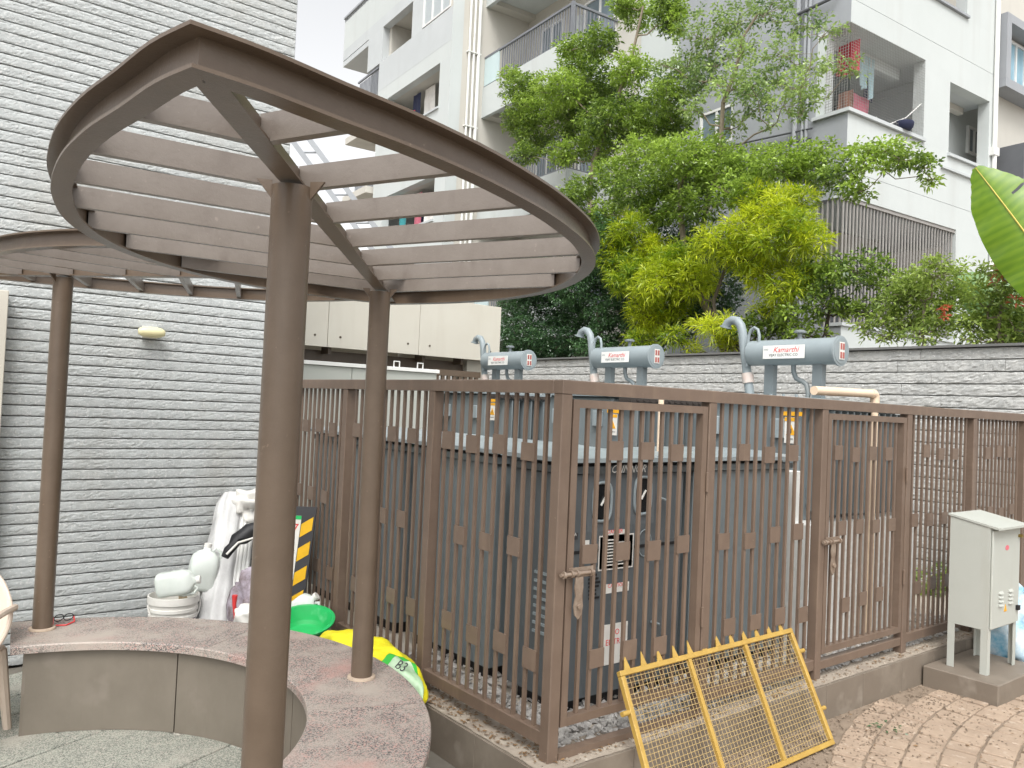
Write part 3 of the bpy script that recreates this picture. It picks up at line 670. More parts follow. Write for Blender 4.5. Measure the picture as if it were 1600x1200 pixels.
lab('diagram_plate', 962, 862, .27, .19, PLASTW, None); lab('diagram_panel', 962, 862, .255, .175, BOARDK)
b = MB()
for k in range(9):
    M = on(962, 862, .0065); b.box((-.11, .065-k*.017, 0), (-.11+.05+.16*rng.random(), .072-k*.017, .001), M)
b.build('diagram_lines', PLASTW, rmu)
lab('red_label', 960, 833, .16, .035, PLASTW, 'DANGER', RED, .03)
lab('small_label', 916, 852, .035, .055, PLASTW)
lab('white_label', 962, 918, .20, .05, PLASTW, 'CAUTION', RED, .03)
lab('no_sign', 959, 1005, .20, .22, PLASTW, 'NO|ENTRY', RED, .045)
lab('stencil_plate', 898, 838, .035, .035, BOARDK, 'A', PLASTW, .025)
b = MB(); M = on(1006, 848); b.tube([M @ Vector((.055*math.cos(a*.26), .075*math.sin(a*.26), .002)) for a in range(25)], .003, 6, False); b.build('meter_ring', TANKL, rmu)
b = MB()
for k in range(7):
    M = on(928, 898+k*6); b.box((-.045, -.006, 0), (-.045+rng.uniform(.05, .09), .006, .001), M)
b.build('stencil_text', BLACK, rmu)
b = MB(); M = on(1026, 720); b.box((-.02, -.03, 0), (.02, .03, .03), M); b.build('lock_tab', TANKL, rmu)
for x, y in ((1030, 778), (1020, 972)):
    b = MB(); M = on(x, y); b.tube([M @ Vector((-.03, .01, .01)), M @ Vector((.03, -.01, .02))], .007, 8); b.build('door_handle', TANKL, rmu)
for k in range(8):
    MB().box((.412, .52, .56+k*.045), (.4195, .64, .575+k*.045)).build('louvre', TANKL, rmu)
MB().box((.4125, .44, .42), (.4195, .50, .455)).build('side_sticker', PLASTW, rmu); MB().box((.4125, .44, .36), (.4195, .50, .415)).build('side_sticker', GREENP, rmu)
GB = 'plain grey boxes with sloped lids beside the switchgear'
yard_box('low_tension_box', 'plain blue grey box behind the middle slats right of the near gate', 1.50, 2.50, GY+.04, 1.1, TANK, 'metal box', GB)
yard_box('low_tension_box', 'long blue grey box behind the left fence run, next to the switchgear corner', .44, 1.30, 1.06, 2.0, TANK, 'metal box', GB)
yard_box('low_tension_box', 'long blue grey box farthest back behind the left fence run', .44, 1.30, 2.16, 3.6, TANK, 'metal box', GB)
# cream pipe
pp = empty('cream_pipe', (3.42, .35, .15), 'cream plastic pipe rising behind the far gate and elbowing left over the top rail', 'pipe')
b = MB(); b.tube([(3.42, .35, .15), (3.42, .35, 1.955)], .027, 16); b.build('riser', PVC, pp, smooth='auto')
b = MB(); b.tube([(2.60, .35, 1.972), (3.36, .35, 1.985)], .031, 16); b.build('run', PVC, pp, smooth='auto')
b = MB(); b.tube([(3.355, .35, 1.985), (3.40, .35, 1.985), (3.418, .35, 1.972), (3.42, .35, 1.94), (3.42, .35, 1.90)], .034, 16); b.build('elbow', PVC, pp, smooth='auto')
p2 = MB(); p2.tube([(1.47, .72, .2), (1.47, .72, 1.89)], .018, 10); tag(cent(p2.build('cream_pipe', PVC, smooth='auto')), 'thin upright cream pipe between two grey boxes behind the near gate', 'pipe')
wp = MB(); wp.bbox((2.70, .55, .15), (2.80, .64, 1.40), .006); tag(cent(wp.build('white_post', WHITE)), 'white square post standing behind slats left of the far gate', 'post')
# cream panel canopy, white cabinet and brown screen at the back left
an = empty('cream_panel_canopy', (2, 6.5, 0), 'long cream panelled canopy fascia over the back of the yard', 'canopy')
xs = [-2.5, -.7, .1, 1.62, 2.86, 4.14]
for a, c in zip(xs[:-1], xs[1:]):
    pn = MB(); pn.bbox((a+.003, 6.0, 2.372), (c-.003, 6.04, 3.115), .003); q = pn.build('fascia_panel', CREAM, an)
    for dx in (.16, c-a-.16):
        b = MB(); b.tube([(a+dx, 5.994, 2.50), (a+dx, 6.0, 2.50)], .014, 8); b.build('fixing', DARKBARK, q)
MB().bbox((4.10, 6.042, 2.372), (4.14, 9, 3.115), .003).build('side_panel', CREAM, an)
MB().box((-2.5, 6.045, 3.05), (4.09, 9, 3.10)).build('deck', CREAM, an)
MB().box((-2.5, 6.3, 2.18), (4.05, 6.38, 2.345)).build('beam', BR, an)
for x in (.2, 1.7, 3.0, 3.6):
    b = MB(); b.box((x-.02, 6.1, 2.30), (x+.02, 6.29, 2.40)); b.build('bracket', BR, an)
MB().box((-2.5, 8.6, 0), (4.05, 8.7, 3.04)).build('back_wall', CREAM, an)
MB().box((3.75, 6.2, 0), (4.05, 6.5, 2.37)).build('column', CREAM, an)
wc = empty('white_panel_cabinet', (1.4, 5.2, .15), 'wide white electrical cabinet under the cream canopy', 'cabinet')
for a, c in ((-.6, .45), (.455, 1.45), (1.455, 2.51)):
    MB().bbox((a, 5.0, .16), (c, 5.5, 2.11), .005).build('cabinet_bay', CABW, wc)
MB().bbox((-.62, 4.97, 2.112), (2.53, 5.55, 2.15), .004).build('top_plate', WHITE, wc)
for x in (1.95, 2.25):
    b = MB(); b.tube([(x, 5.0, 2.15), (x, 5.0, 2.21), (x+.07, 5.0, 2.21), (x+.07, 5.0, 2.15)], .008, 6); b.build('lifting_eye', WHITE, wc)
bs = empty('brown_screen_gate', (2.9, 5.2, .15), 'small brown slatted screen beyond the yard, right of the white cabinet', 'screen')
MB().box((2.60, 5.18, 2.10), (3.25, 5.22, 2.17)).build('top_bar', BR, bs); MB().box((2.60, 5.18, .2), (3.25, 5.22, .26)).build('bottom_bar', BR, bs)
sme = MB(); sme.box((-.02, -.015, 0), (.02, .015, 1.84)); sme = sme.mesh('slat', BR)
for k in range(8): inst('slat', sme, bs, (2.64+k*.08-2.9, 0, .11))

# ------------------------------------------------------------------ apartment building (own frame: a right, b back-left)
AB = empty('apartment_building', (9.911, 4.37, 0), 'large white and grey apartment building with balconies behind the trees', 'building', rz=R(-4))
WT = .22
def bx(n, m, a0, a1, b0, b1, z0, z1, par=AB): return MB().box((a0, b0, z0), (a1, b1, z1)).build(n, m, par, world=False)
def wall_a(n, m, a, spans, z0, z1, th=WT):      # wall facing -a
    for b0, b1 in spans: bx(n, m, a, a+th, b0, b1, z0, z1)
def wall_b(n, m, b, spans, z0, z1, th=WT):      # wall facing -b
    for a0, a1 in spans: bx(n, m, a0, a1, b, b+th, z0, z1)
bx('core', CREAMB, 3.2, 9, 3.0, 20, 0, 15)
# right white facade, split at its shadow grooves
for z0, z1 in ((0, 3.35), (11.1, 11.62), (11.64, 15)): wall_b('white_wall', WHITEB, 0, [(0, 4.9)], z0, z1)
wall_b('white_wall', WHITEB, 0, [(3.53, 4.9)], 3.35, 5.5)
wall_b('white_wall', WHITEB, 0, [(0, 4.9)], 5.50, 5.930); wall_b('white_wall', WHITEB, 0, [(0, 4.9)], 5.938, 6.83)
wall_b('white_wall', WHITEB, 0, [(0, 3.17)], 6.8302, 6.90)
wall_b('white_wall', WHITEB, 0, [(2.3, 3.17), (4.66, 4.9)], 6.9002, 8.25); wall_b('white_wall', WHITEB, 0, [(2.3, 4.9)], 8.2502, 8.42)
wall_b('white_wall', WHITEB, 0, [(0, 4.9)], 8.4202, 8.820); wall_b('white_wall', WHITEB, 0, [(0, 4.9)], 8.828, 9.62)
wall_b('white_wall', WHITEB, 0, [(0, 1.9), (3.71, 4.9)], 9.6202, 11.1)
bx('groove_back', LGREYB, 0.02, 4.88, .012, .2, 5.9302, 5.9378); bx('groove_back', LGREYB, 0.02, 4.88, .012, .2, 8.8202, 8.8278)
# grey facade facing left
G0 = WT+.0006
wall_a('grey_wall', GREYB, -.001, [(G0, 3.97)], 0, 3.35); wall_a('grey_wall', GREYB, -.001, [(.56, 3.97)], 3.3502, 5.5)
wall_a('grey_wall', GREYB, -.001, [(G0, 3.97)], 5.5002, 6.90)
wall_a('grey_wall', GREYB, -.001, [(.62, 2.45), (3.3, 3.97)], 6.9002, 8.42); wall_a('grey_wall', GREYB, -.001, [(2.45, 3.3)], 7.78, 8.42); wall_a('grey_wall', GREYB, -.001, [(2.45, 3.3)], 6.9002, 7.05)
wall_a('grey_wall', GREYB, -.001, [(G0, 3.97)], 8.4202, 15)
bx('corner_jamb', WHITEB, -.003, .2, .44, .62, 6.9, 8.42)
bx('grey_skin', GREYB, -.004, -.0012, 0, G0, 5.55, 6.89); bx('grey_skin', GREYB, -.004, -.0012, 0, G0, 8.43, 15); bx('grey_skin', GREYB, -.004, -.0012, 0, G0, 0, 3.34)
# corner loggia with laundry
bx('loggia_floor', WHITEB, .23, 3.1, .23, 2.4, 6.7, 6.89); bx('loggia_ceiling', WHITEB, .005, 3.1, .23, 2.4, 8.43, 8.55)
bx('loggia_beam', WHITEB, .20, 2.3, .50, .62, 8.20, 8.425)
bx('loggia_back_wall', DKB, .23, 3.1, 2.4, 2.5, 6.7, 8.5); bx('loggia_side_wall', CREAMB, 3.1, 3.14, .23, 2.4, 6.7, 7.72); bx('loggia_side_wall', DKB, 3.1, 3.14, .23, 2.4, 7.7205, 8.5); bx('loggia_shelf', CREAMB, .5, 3.09, 2.2, 2.398, 7.68, 7.76)  # inner darkness of the loggia is put into the DKB wall colour
sl = bx('sill', LGREYB, -.06, 2.3, -.06, .2, 6.905, 6.965); bx('sill', LGREYB, -.06, .2, .2005, .66, 6.905, 6.965)
b = MB()
for k in range(46): a = .02+k*.0495; b.box((a, -.012, 6.97), (a+.0032, -.009, 8.42))
for k in range(30): z = 6.99+k*.0485; b.box((.02, -.0122, z), (2.28, -.0095, z+.0032))
for k in range(9): q = .02+k*.0495; b.box((-.012, q, 6.97), (-.008, q+.005, 8.42))
for k in range(30): z = 6.99+k*.0485; b.box((-.0122, .0, z), (-.0078, .44, z+.005))
tag(b.build('bird_net', mat('net_cord', (.30, .295, .28), None, 3, .8), AB, world=False), kind='stuff')
b = MB(); b.tube([(.9, .06, 7.05), (.95, .05, 7.0), (1.3, .05, 7.02), (1.8, .05, 7.25), (2.28, .05, 7.62)], .012, 6); b.build('rope', WHITE, AB, world=False)
def cloth(n, mi, a0, a1, b, z0, z1, seed, axis='a', par=None, lab_=None):
    rg = random.Random(seed); n_ = 9; rows = []
    for j in range(6):
        z = z1+(z0-z1)*j/5; row = []
        for i in range(n_):
            t = i/(n_-1); u = a0+(a1-a0)*(t if j == 0 else .5+(t-.5)*(1+.05*rg.uniform(-1, 1)))
            w = b+.03*math.sin(t*9+seed+j*.3)*(.3+j*.14); zz = z+(rg.uniform(-.03, .03) if j == 5 else 0)
            row.append((u, w, zz) if axis == 'a' else (w, u, zz))
        rows.append(row)
    bb = MB(); bb.grid(rows); M = wm(AB); bb.v = [tuple(M @ Vector(v)) for v in bb.v]
    o = bb.build(n, CLOTHS[mi]); cent(o); sd_ = o.modifiers.new('thick', 'SOLIDIFY'); sd_.thickness = .006
    tag(o, lab_, 'laundry', 'laundry hung in the openings'); return o
cloth('hanging_cloth', 0, .10, .52, .42, 7.75, 8.30, 1, 'b', lab_='dark red cloth hanging at the left side of the netted corner loggia')
cloth('hanging_cloth', 2, 1.06, 1.26, .5, 7.75, 8.36, 2, lab_='pale blue towel hanging left of its twin in the netted loggia')
cloth('hanging_cloth', 2, 1.30, 1.48, .5, 7.62, 8.36, 3, lab_='longer pale blue towel hanging beside the pink cloth in the netted loggia')
cloth('hanging_cloth', 3, 1.05, 1.55, .62, 7.30, 7.68, 4, lab_='bunched pink red cloth low behind the net under the blue towels')
cloth('hanging_cloth', 4, 1.8, 2.1, .9, 7.85, 8.3, 5, lab_='dark navy cloth hanging deep in the loggia')
cloth('hanging_cloth', 6, .12, .40, .3, 7.0, 7.4, 6, 'b', lab_='brown cloth low at the left side of the netted loggia')
bk = MB(); bk.lathe([(.12, 0), (.16, .05), (.17, .12), (.16, .14)], 16, Matrix.Translation(wm(AB) @ Vector((1.62, -.02, 6.965)))); o = bk.build('basin', CLOTHS[4], smooth='auto'); tag(cent(o), 'dark basin with clothes standing on the loggia sill', 'basin')
# second opening with small window inside
bx('loggia_floor', WHITEB, 3.0, 4.88, .23, 2, 6.62, 6.82); bx('loggia_ceiling', LGREYB, 3.0, 4.88, .23, 2, 8.26, 8.4); bx('loggia_beam', CREAMB, 3.18, 4.65, .5, .62, 8.13, 8.255)
bx('loggia_side_wall', LGREYB, 3.02, 3.15, .23, 2, 6.82, 8.25); bx('loggia_back_wall', WHITEB, 3.16, 6.6, .75, .9, 6.2, 9.2)
sl = bx('sill', LGREYB, 3.12, 4.66, -.05, .2, 6.835, 6.89); bx('drip_ledge', LGREYB, 2.9, 4.5, -.05, -.001, 6.56, 6.60)
def window(par, a0, a1, b, z0, z1, face='b', mull=1, m=GLASS):
    f = MB(); w = .05
    def q(u0, u1, v0, v1, d0, d1): 
        return ((u0, b-d1, v0), (u1, b-d0, v1)) if face == 'b' else ((b-d1, u0, v0), (b-d0, u1, v1))
    for u0, u1, v0, v1 in ((a0, a0+w, z0, z1), (a1-w, a1, z0, z1), (a0+w, a1-w, z0, z0+w), (a0+w, a1-w, z1-w, z1)): f.box(*q(u0, u1, v0, v1, 0, .06))
    for k in range(mull): u = a0+(a1-a0)*(k+1)/(mull+1); f.box(*q(u-w/2, u+w/2, z0+w, z1-w, 0, .055))
    fo = f.build('window', FRAMEW, par, world=False)
    MB().box(*q(a0+w*.6, a1-w*.6, z0+w*.6, z1-w*.6, .015, .025)).build('pane', m, fo, world=False)
    return fo
window(AB, 5.25, 5.78, .745, 7.52, 8.10)
bx('upper_loggia_back', LGREYB, 1.7, 3.9, 1.4, 1.5, 9.4, 11.2); bx('sill', GREYB, 1.88, 3.74, -.05, .2, 9.625, 9.67)
# grill level
bars = MB(); bars.box((0, 0, 3.36), (.022, .022, 5.49)); bars = bars.mesh('grill_bar', GRILL)
for k in range(36):
    o = inst('grill_bar', bars, AB, (.02+k*.098, .04, 0))
for k in range(1, 6): inst('grill_bar', bars, AB, (.02, .04+k*.098, 0))
bx('grill_rail', GRILL, .0, 3.53, .02, .09, 5.44, 5.4995); bx('grill_room_back', CREAMB, .5, 3.6, 1.6, 1.7, 3.3, 5.5); bx('grill_room_shade', DKB, 1.0, 3.5, 1.5, 1.59, 3.4, 5.0)  # last panel is dark to paint the room's shade between the bars
bx('room_slab', WHITEB, .23, 4.88, .23, 2.9, 5.52, 5.7); bx('room_slab', LGREYB, .23, 4.88, .23, 2.9, 3.2, 3.34); bx('sill', LGREYB, -.03, 3.53, -.04, .2, 3.345, 3.40)
# set-back part on the right with the projecting window box
bx('cream_wall', CREAMB, 4.902, 12, .18, .24, 0, 15)
wbx = bx('window_box', GREYB, 4.96, 6.6, -.16, .179, 8.60, 8.78); bx('window_box', GREYB, 4.96, 6.6, -.16, .179, 9.93, 10.1); bx('window_box', GREYB, 4.96, 5.14, -.16, .179, 8.7805, 9.9295); bx('window_box', GREYB, 6.42, 6.6, -.16, .179, 8.7805, 9.9295)
window(AB, 5.18, 6.40, .178, 8.83, 9.85, mull=2, m=mat('sky_blue_glass', (.30, .48, .58), None, 2, .1))
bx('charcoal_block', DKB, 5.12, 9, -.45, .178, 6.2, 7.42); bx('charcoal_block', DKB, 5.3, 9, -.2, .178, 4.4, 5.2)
b = MB(); b.tube([(4.8, -.05, 3.2), (4.8, -.05, 7.3), (4.8, -.05, 15)], .045, 10); b.build('downpipe', WHITE, AB, world=False, smooth='auto')
b = MB(); b.box((4.70, -.10, 7.18), (4.9, -.001, 7.34)); b.build('rainwater_head', WHITE, AB, world=False)
# pipes on the grey facade
for q in (1.0, .84, .76):
    b = MB(); b.tube([(-.06, q, 0), (-.06, q, 15)], .045 if q == 1.0 else .028, 8); b.build('grey_pipe', GREYB, AB, world=False, smooth='auto')
for pts in (((-.07, 3.2, 6.98), (-.07, .62, 6.78)), ((-.09, 1.0, 8.90), (-.09, .22, 8.92)), ((-.05, 1.9, 6.72), (-.05, .66, 6.62))):
    b = MB(); b.tube(pts, .03 if pts[0][2] > 7 else .018, 8); b.build('cable_pipe', DKB, AB, world=False)
window(AB, 2.45, 3.3, .06, 7.05, 7.78, face='a')
# white pier and balcony wing
bx('white_pier', WHITEB, -.06, .2, 3.972, 5.06, 0, 15)
bx('cream_wall', CREAMB, .02, .25, 5.062, 9.6, 0, 15); bx('white_pier', WHITEB, -.12, .018, 7.2, 7.45, 9.36, 11.3)
RAILB = MB(); RAILB.box((-.012, -.012, 0), (.012, .012, .70)); RAILB = RAILB.mesh('railing_bar', RAIL)
for lev in (0, 1, 2, 3):
    z = 3.47+lev*2.89                                            # balcony floor
    par = bx('balcony', WHITEB, -1.33, .018, 5.91, 9.598, z, z-.001+.02 if 0 else z+.18)
    bx('balcony_fascia', WHITEB, -1.332, -1.23, 5.908, 9.599, z-.12, z+.66-.0)
    bx('balcony_fascia', WHITEB, -1.2295, .018, 5.908, 6.01, z-.12, z+.66)
    bx('soffit_beam', CREAMB, -1.2295, .018, 9.3, 9.597, z-.12, z-.001)
    zr = z+.66
    rb = MB(); rb.box((-1.31, 5.93, zr+.76), (-1.25, 9.6, zr+.81)); rb.box((-1.2495, 5.93, zr+.76), (.0, 5.99, zr+.81)); rb.box((-1.30, 5.94, zr+.01), (-1.26, 9.6, zr+.04)); rb.box((-1.2595, 5.94, zr+.01), (0, 5.98, zr+.04)); rb.box((-1.315, 5.925, zr), (-1.245, 5.995, zr+.83)); rb.build('railing', RAIL, AB, world=False)
    n = 0
    for k in range(28):
        inst('railing_bar', RAILB, AB, (-1.28, 6.07+k*.1, zr+.05))
    for k in range(12): inst('railing_bar', RAILB, AB, (-1.19+k*.1, 5.96, zr+.05))
    bx('glass_panel', GLASSP, -1.30, -1.27, 8.92, 9.59, zr+.05, zr+.755)
    window(AB, 6.0, 7.15, .018, z+.19, z+2.3, face='a', mull=1); window(AB, 8.0, 8.9, .018, z+.19, z+2.3, face='a', mull=1)
# far left wing
A0 = -2.29
wing = [('white_wall', WHITEB, 9.6, 16.95, 13.15, 14.2), ('pale_band', LGREYB, 9.6, 16.95, 12.81, 13.149)]
for n, m, b0, b1, z0, z1 in wing: bx(n, m, A0, A0+WT, b0, b1, z0, z1)
bx('parapet_cap', GREYB, A0-.04, A0+.26, 9.58, 16.97, 14.2, 14.26)
for b0, b1 in ((11.28, 11.92), (13.86, 14.9)): bx('pale_band', LGREYB, A0, A0+WT, b0, b1, 11.77, 12.8095)
bx('pale_band', LGREYB, A0-.002, A0+WT, 9.6, 14.0, 10.90, 11.7695)
bx('white_wall', WHITEB, A0, A0+WT, 9.6, 14.0, 10.5, 10.8995)
for z in (9.3, 6.4, 3.5):
    bx('white_wall', WHITEB, A0, A0+WT, 9.6, 10.16, z, z+1.1995); bx('white_wall', WHITEB, A0, A0+WT, 13.3, 14.0, z, z+1.1995)
    bx('white_wall', WHITEB, A0, A0+WT, 9.6, 14.0, z-1.7, z-.0005)
    bx('sill', LGREYB, A0-.05, A0+WT-.01, 10.12, 13.34, z+.0, z+.05)
    bx('loggia_back_wall', LGREYB, A0+1.5, A0+1.6, 10.0, 13.9, z-.3, z+1.6); bx('loggia_ceiling', CREAMB, A0+WT, A0+1.6, 9.83, 13.9, z+1.2, z+1.3)
bx('loggia_back_wall', CREAMB, A0+1.4, A0+1.5, 11.3, 13.8, 11.5, 13); bx('loggia_ceiling', CREAMB, A0+WT, A0+1.5, 9.9, 16.9, 12.9, 13.0); bx('loggia_side_wall', CREAMB, A0+WT, A0+1.5, 13.70, 13.86, 11.4, 12.89); bx('loggia_floor', CREAMB, A0+WT, A0+1.5, 9.9, 13.86, 11.2, 11.4)
bx('return_wall', CREAMB, A0+.001, 3.1, 9.602, 9.82, 0, 14.19); bx('white_quoin', WHITEB, A0-.003, A0+.32, 9.597, 9.6018, 0, 14.19)
bx('end_wall', WHITEB, A0+.23, 3.1, 13.9, 14.1, 0, 11.5)
bx('roof_slab', GREYB, A0, 3.2, 9.83, 16.95, 14.1, 14.19)
window(AB, 9.72, 11.26, A0+.05, 11.80, 12.80, face='a', mull=2, m=mat('louvre_glass', (.42, .46, .47), (.36, .40, .41), 9, .3, stretch=(1, 1, 12)))
bx('gable_slab', LGREYB, A0+.001, A0+3, 14.9, 16.94, 12.62, 12.78)
bx('balcony', LGREYB, A0+.3, A0+1.7, 14.1, 15.6, 10.75, 10.9); bx('balcony', CREAMB, A0-.2, A0+1.4, 14.1, 15.9, 7.9, 8.1); bx('balcony', CREAMB, A0-.2, A0+1.4, 14.1, 15.9, 9.75, 9.95)
for zz in (10.9, 8.1):
    rb = MB(); rb.box((A0+.0, 14.1, zz+.75), (A0+.05, 15.6, zz+.80)); rb.build('railing', RAIL, AB, world=False)
    for k in range(14): inst('railing_bar', RAILB, AB, (A0+.025, 14.15+k*.1, zz))
    bx('glass_panel', LGREYB, A0+.06, A0+.09, 14.11, 14.7, zz, zz+.74)
for a in (-1.80, -1.67, -1.53):
    b = MB(); b.tube([(a, 9.54, 0), (a, 9.54, 15)], .045 if a == -1.53 else .03, 8); b.build('downpipe', WHITE, AB, world=False, smooth='auto')
    for k in range(6):
        b = MB(); b.box((a-.06, 9.50, 3.1+k*1.9), (a+.06, 9.60, 3.13+k*1.9)); b.build('pipe_clip', WHITE, AB, world=False)
cloth('hanging_cloth', 5, 11.35, 11.9, A0+.5, 9.65, 10.45, 7, 'b', lab_='white and dark washing on a rack in the upper left wing opening')
cloth('hanging_cloth', 4, 12.0, 12.4, A0+.4, 9.55, 10.4, 8, 'b', lab_='dark washing near the left end of the upper wing opening')
cloth('hanging_cloth', 0, 12.1, 12.3, A0+.3, 9.5, 9.9, 9, 'b', lab_='small red cloth under dark washing in the upper wing opening')
cloth('hanging_cloth', 1, 12.4, 12.9, A0+.35, 6.55, 7.5, 10, 'b', lab_='teal cloth at the left of the lower wing opening')
cloth('hanging_cloth', 3, 11.5, 11.95, A0+.35, 6.5, 7.5, 11, 'b', lab_='red patterned cloth in the middle of the lower wing opening')
cloth('hanging_cloth', 4, 10.4, 12.3, A0+.75, 6.3, 7.55, 12, 'b', lab_='wide dark cloth hung along the back of the lower wing opening')
cloth('hanging_cloth', 5, 10.7, 11.2, A0+.3, 6.6, 7.3, 13, 'b', lab_='white cloth at the right of the lower wing opening')
# steel ladder frame on the canopy deck
ld = empty('steel_ladder', (3.9, 9.9, 3.1), 'pale steel ladder frame slanting down between the stone building and the flats', 'ladder')
a0 = CPOS+ray(446, 205)*14; a1 = CPOS+ray(640, 470)*14; b0 = CPOS+ray(474, 205)*14; b1 = CPOS+ray(672, 470)*14
for p, q in ((a0, a1), (b0, b1)):
    b = MB(); b.bar(p, q, .06, .09); b.build('stringer', GREYB, ld)
for k in range(12):
    t = (k+.5)/12; b = MB(); b.tube([a0.lerp(a1, t), b0.lerp(b1, t)],   .018, 6); b.build('rung', GREYB, ld)

# ------------------------------------------------------------------ foliage
def leafmesh(name, m, par, clumps, leaf=(.068, .034), dens=1.0, per=10, seed=1, droop=0., tuft=.09, needle=False, tint=(0, 1), flat=1.0):
    """clumps: (centre, rx, rz) -> one mesh of leaf-sized folded quads gathered in twig-end tufts"""
    rg = np.random.RandomState(seed); V = []; T = []
    for c, rx, rz in clumps:
        nt_ = max(5, int(dens*rx*rz*1150))
        d = rg.randn(nt_, 3); d /= np.linalg.norm(d, axis=1)[:, None]
        rad = rg.rand(nt_)**.38
        bump_ = 1+.28*np.sin(d[:, 0]*5+c[0]*9)*np.cos(d[:, 2]*4+c[1]*7)
        tc = np.array(c)+d*rad[:, None]*bump_[:, None]*np.array((rx, rx, rz))
        tt = np.clip(rg.rand(nt_)*.6+rg.rand()*.5-.02, 0, 1)
        for i in range(nt_):
            n = per+rg.randint(-3, 4)
            dirv = rg.randn(n, 3); dirv[:, 2] = dirv[:, 2]*.55*flat+.22-droop; dirv += d[i]*.45
            dirv /= np.linalg.norm(dirv, axis=1)[:, None]
            L = leaf[0]*(.65+.6*rg.rand(n)); Wd = leaf[1]*(.7+.5*rg.rand(n))
            base = tc[i]+dirv*(tuft*rg.rand(n)[:, None])*(1 if needle else .8)
            side = np.cross(dirv, np.array((0, 0, 1.))+rg.randn(n, 3)*.55); side /= np.linalg.norm(side, axis=1)[:, None]+1e-9
            nrm = np.cross(side, dirv)
            tip = base+dirv*L[:, None]; mid = base+dirv*(L*.5)[:, None]
            q = np.stack([base, mid+side*Wd[:, None]/2+nrm*(Wd*.18)[:, None], tip-np.array((0, 0, .012))*(L/.05)[:, None], mid-side*Wd[:, None]/2+nrm*(Wd*.18)[:, None]], 1)
            V.append(q.reshape(-1, 3)); tv = np.clip(tint[0]+(tint[1]-tint[0])*(tt[i]+rg.randn(n)*.12), 0, 1); T.append(np.repeat(tv, 4))
    V = np.concatenate(V); T = np.concatenate(T); n = len(V)//4
    me = bpy.data.meshes.new(name); me.vertices.add(n*4); me.loops.add(n*4); me.polygons.add(n)
    off = np.array(wm(par).translation) if par is not None else np.zeros(3)
    me.vertices.foreach_set('co', (V-off).astype(np.float32).ravel()); me.loops.foreach_set('vertex_index', np.arange(n*4, dtype=np.int32))
    me.polygons.foreach_set('loop_start', np.arange(0, n*4, 4, dtype=np.int32))
    try: me.polygons.foreach_set('loop_total', np.full(n, 4, dtype=np.int32))
    except Exception: pass
    at = me.attributes.new('tint', 'FLOAT', 'POINT'); at.data.foreach_set('value', T.astype(np.float32))
    me.materials.append(m); me.update(); me.validate()
    o = bpy.data.objects.new(name, me); COL.objects.link(o)
    if par is not None: o.parent = par
    return o
def clump(px, X, jit=.35, seed=3):
    rg = random.Random(seed); out = []
    for x, y, rx, ry in px:
        P = atX(x, y, X+rg.uniform(-jit, jit)); k = pxm(P); out.append(((P.x, P.y, P.z), rx/k, ry/k))
    return out
def limb(b, pts, r0, r1, n=8):
    rs = [r0+(r1-r0)*i/(len(pts)-1) for i in range(len(pts))]; b.tube(pts, rs, n)
def tree(name, label, cat, group, base, trunkpx, X, clumps, m, bark, r=(.07, .02), **kw):
    t = empty(name, base, label, cat, group)
    pts = [Vector(base)]+[atX(x, y, X) for x, y in trunkpx]
    b = MB(); limb(b, pts, *r); b.build('trunk', bark, t, smooth='auto')
    b = MB(); rg = random.Random(len(clumps))
    done = [(p, .022) for k in range(len(pts)-1) for p in (pts[k], pts[k].lerp(pts[k+1], .5))]+[(pts[-1], .016)]
    for c, rx, rz in sorted(clumps, key=lambda q: min((Vector(q[0])-p).length for p in pts)):
        c = Vector(c); c = c+Vector((0, 0, -rz*.35))
        s, sr = min(done, key=lambda p: (p[0]-c).length+.5*max(0, p[0].z-c.z)+(.25 if p[1] < .008 else 0)); d_ = (c-s)
        m1 = s+d_*.35+Vector((rg.uniform(-.06, .06), rg.uniform(-.06, .06), -.05)); md = s+d_*.7+Vector((rg.uniform(-.05, .05), rg.uniform(-.05, .05), .02))
        r1 = max(.006, sr*.72); limb(b, [s, m1, md, c], r1, max(.005, r1*.7), 6); done.append((c, max(.005, r1*.75)))
        for k in range(5):
            d = Vector((rg.uniform(-1, 1)*rx, rg.uniform(-1, 1)*rx, rg.uniform(-.3, .9)*rz)); limb(b, [c.lerp(md, .3), c+d*.5, c+d*.9], .006, .003, 5)
    b.build('branch', bark, t, smooth='auto')
    leafmesh('crown', m, t, clumps, **kw)
    return t
def cpx(L, X, jit=.35, seed=3): return clump(L, X, jit, seed)
T1 = [(815, 135, 34, 22), (800, 118, 18, 10), (835, 170, 42, 26), (810, 190, 24, 20), (838, 215, 34, 24), (822, 240, 22, 16), (880, 140, 46, 26), (905, 95, 34, 20), (935, 68, 36, 24), (890, 75, 22, 14), (935, 140, 52, 34), (985, 110, 34, 26), (900, 190, 54, 32), (960, 185, 58, 36), (1010, 190, 46, 34), (880, 240, 24, 22), (935, 232, 40, 24), (1000, 20, 40, 20), (975, 10, 22, 14), (1045, 22, 22, 36), (1060, 30, 14, 30), (1040, 150, 40, 24), (1050, 195, 30, 24)]
tree('layered_tree', 'dark layered tree at left in front of the balconies, crown in flat tiers', 'tree', 'small leaved layered trees behind the retaining wall', (8.3, 6.9, 2.5), [(935, 420), (920, 300), (928, 250), (950, 190), (985, 100), (1005, 10)], 8.0, cpx(T1, 8.0, .5), L_TREE, BARK, seed=21, dens=1.45, tint=(.1, 1.1))
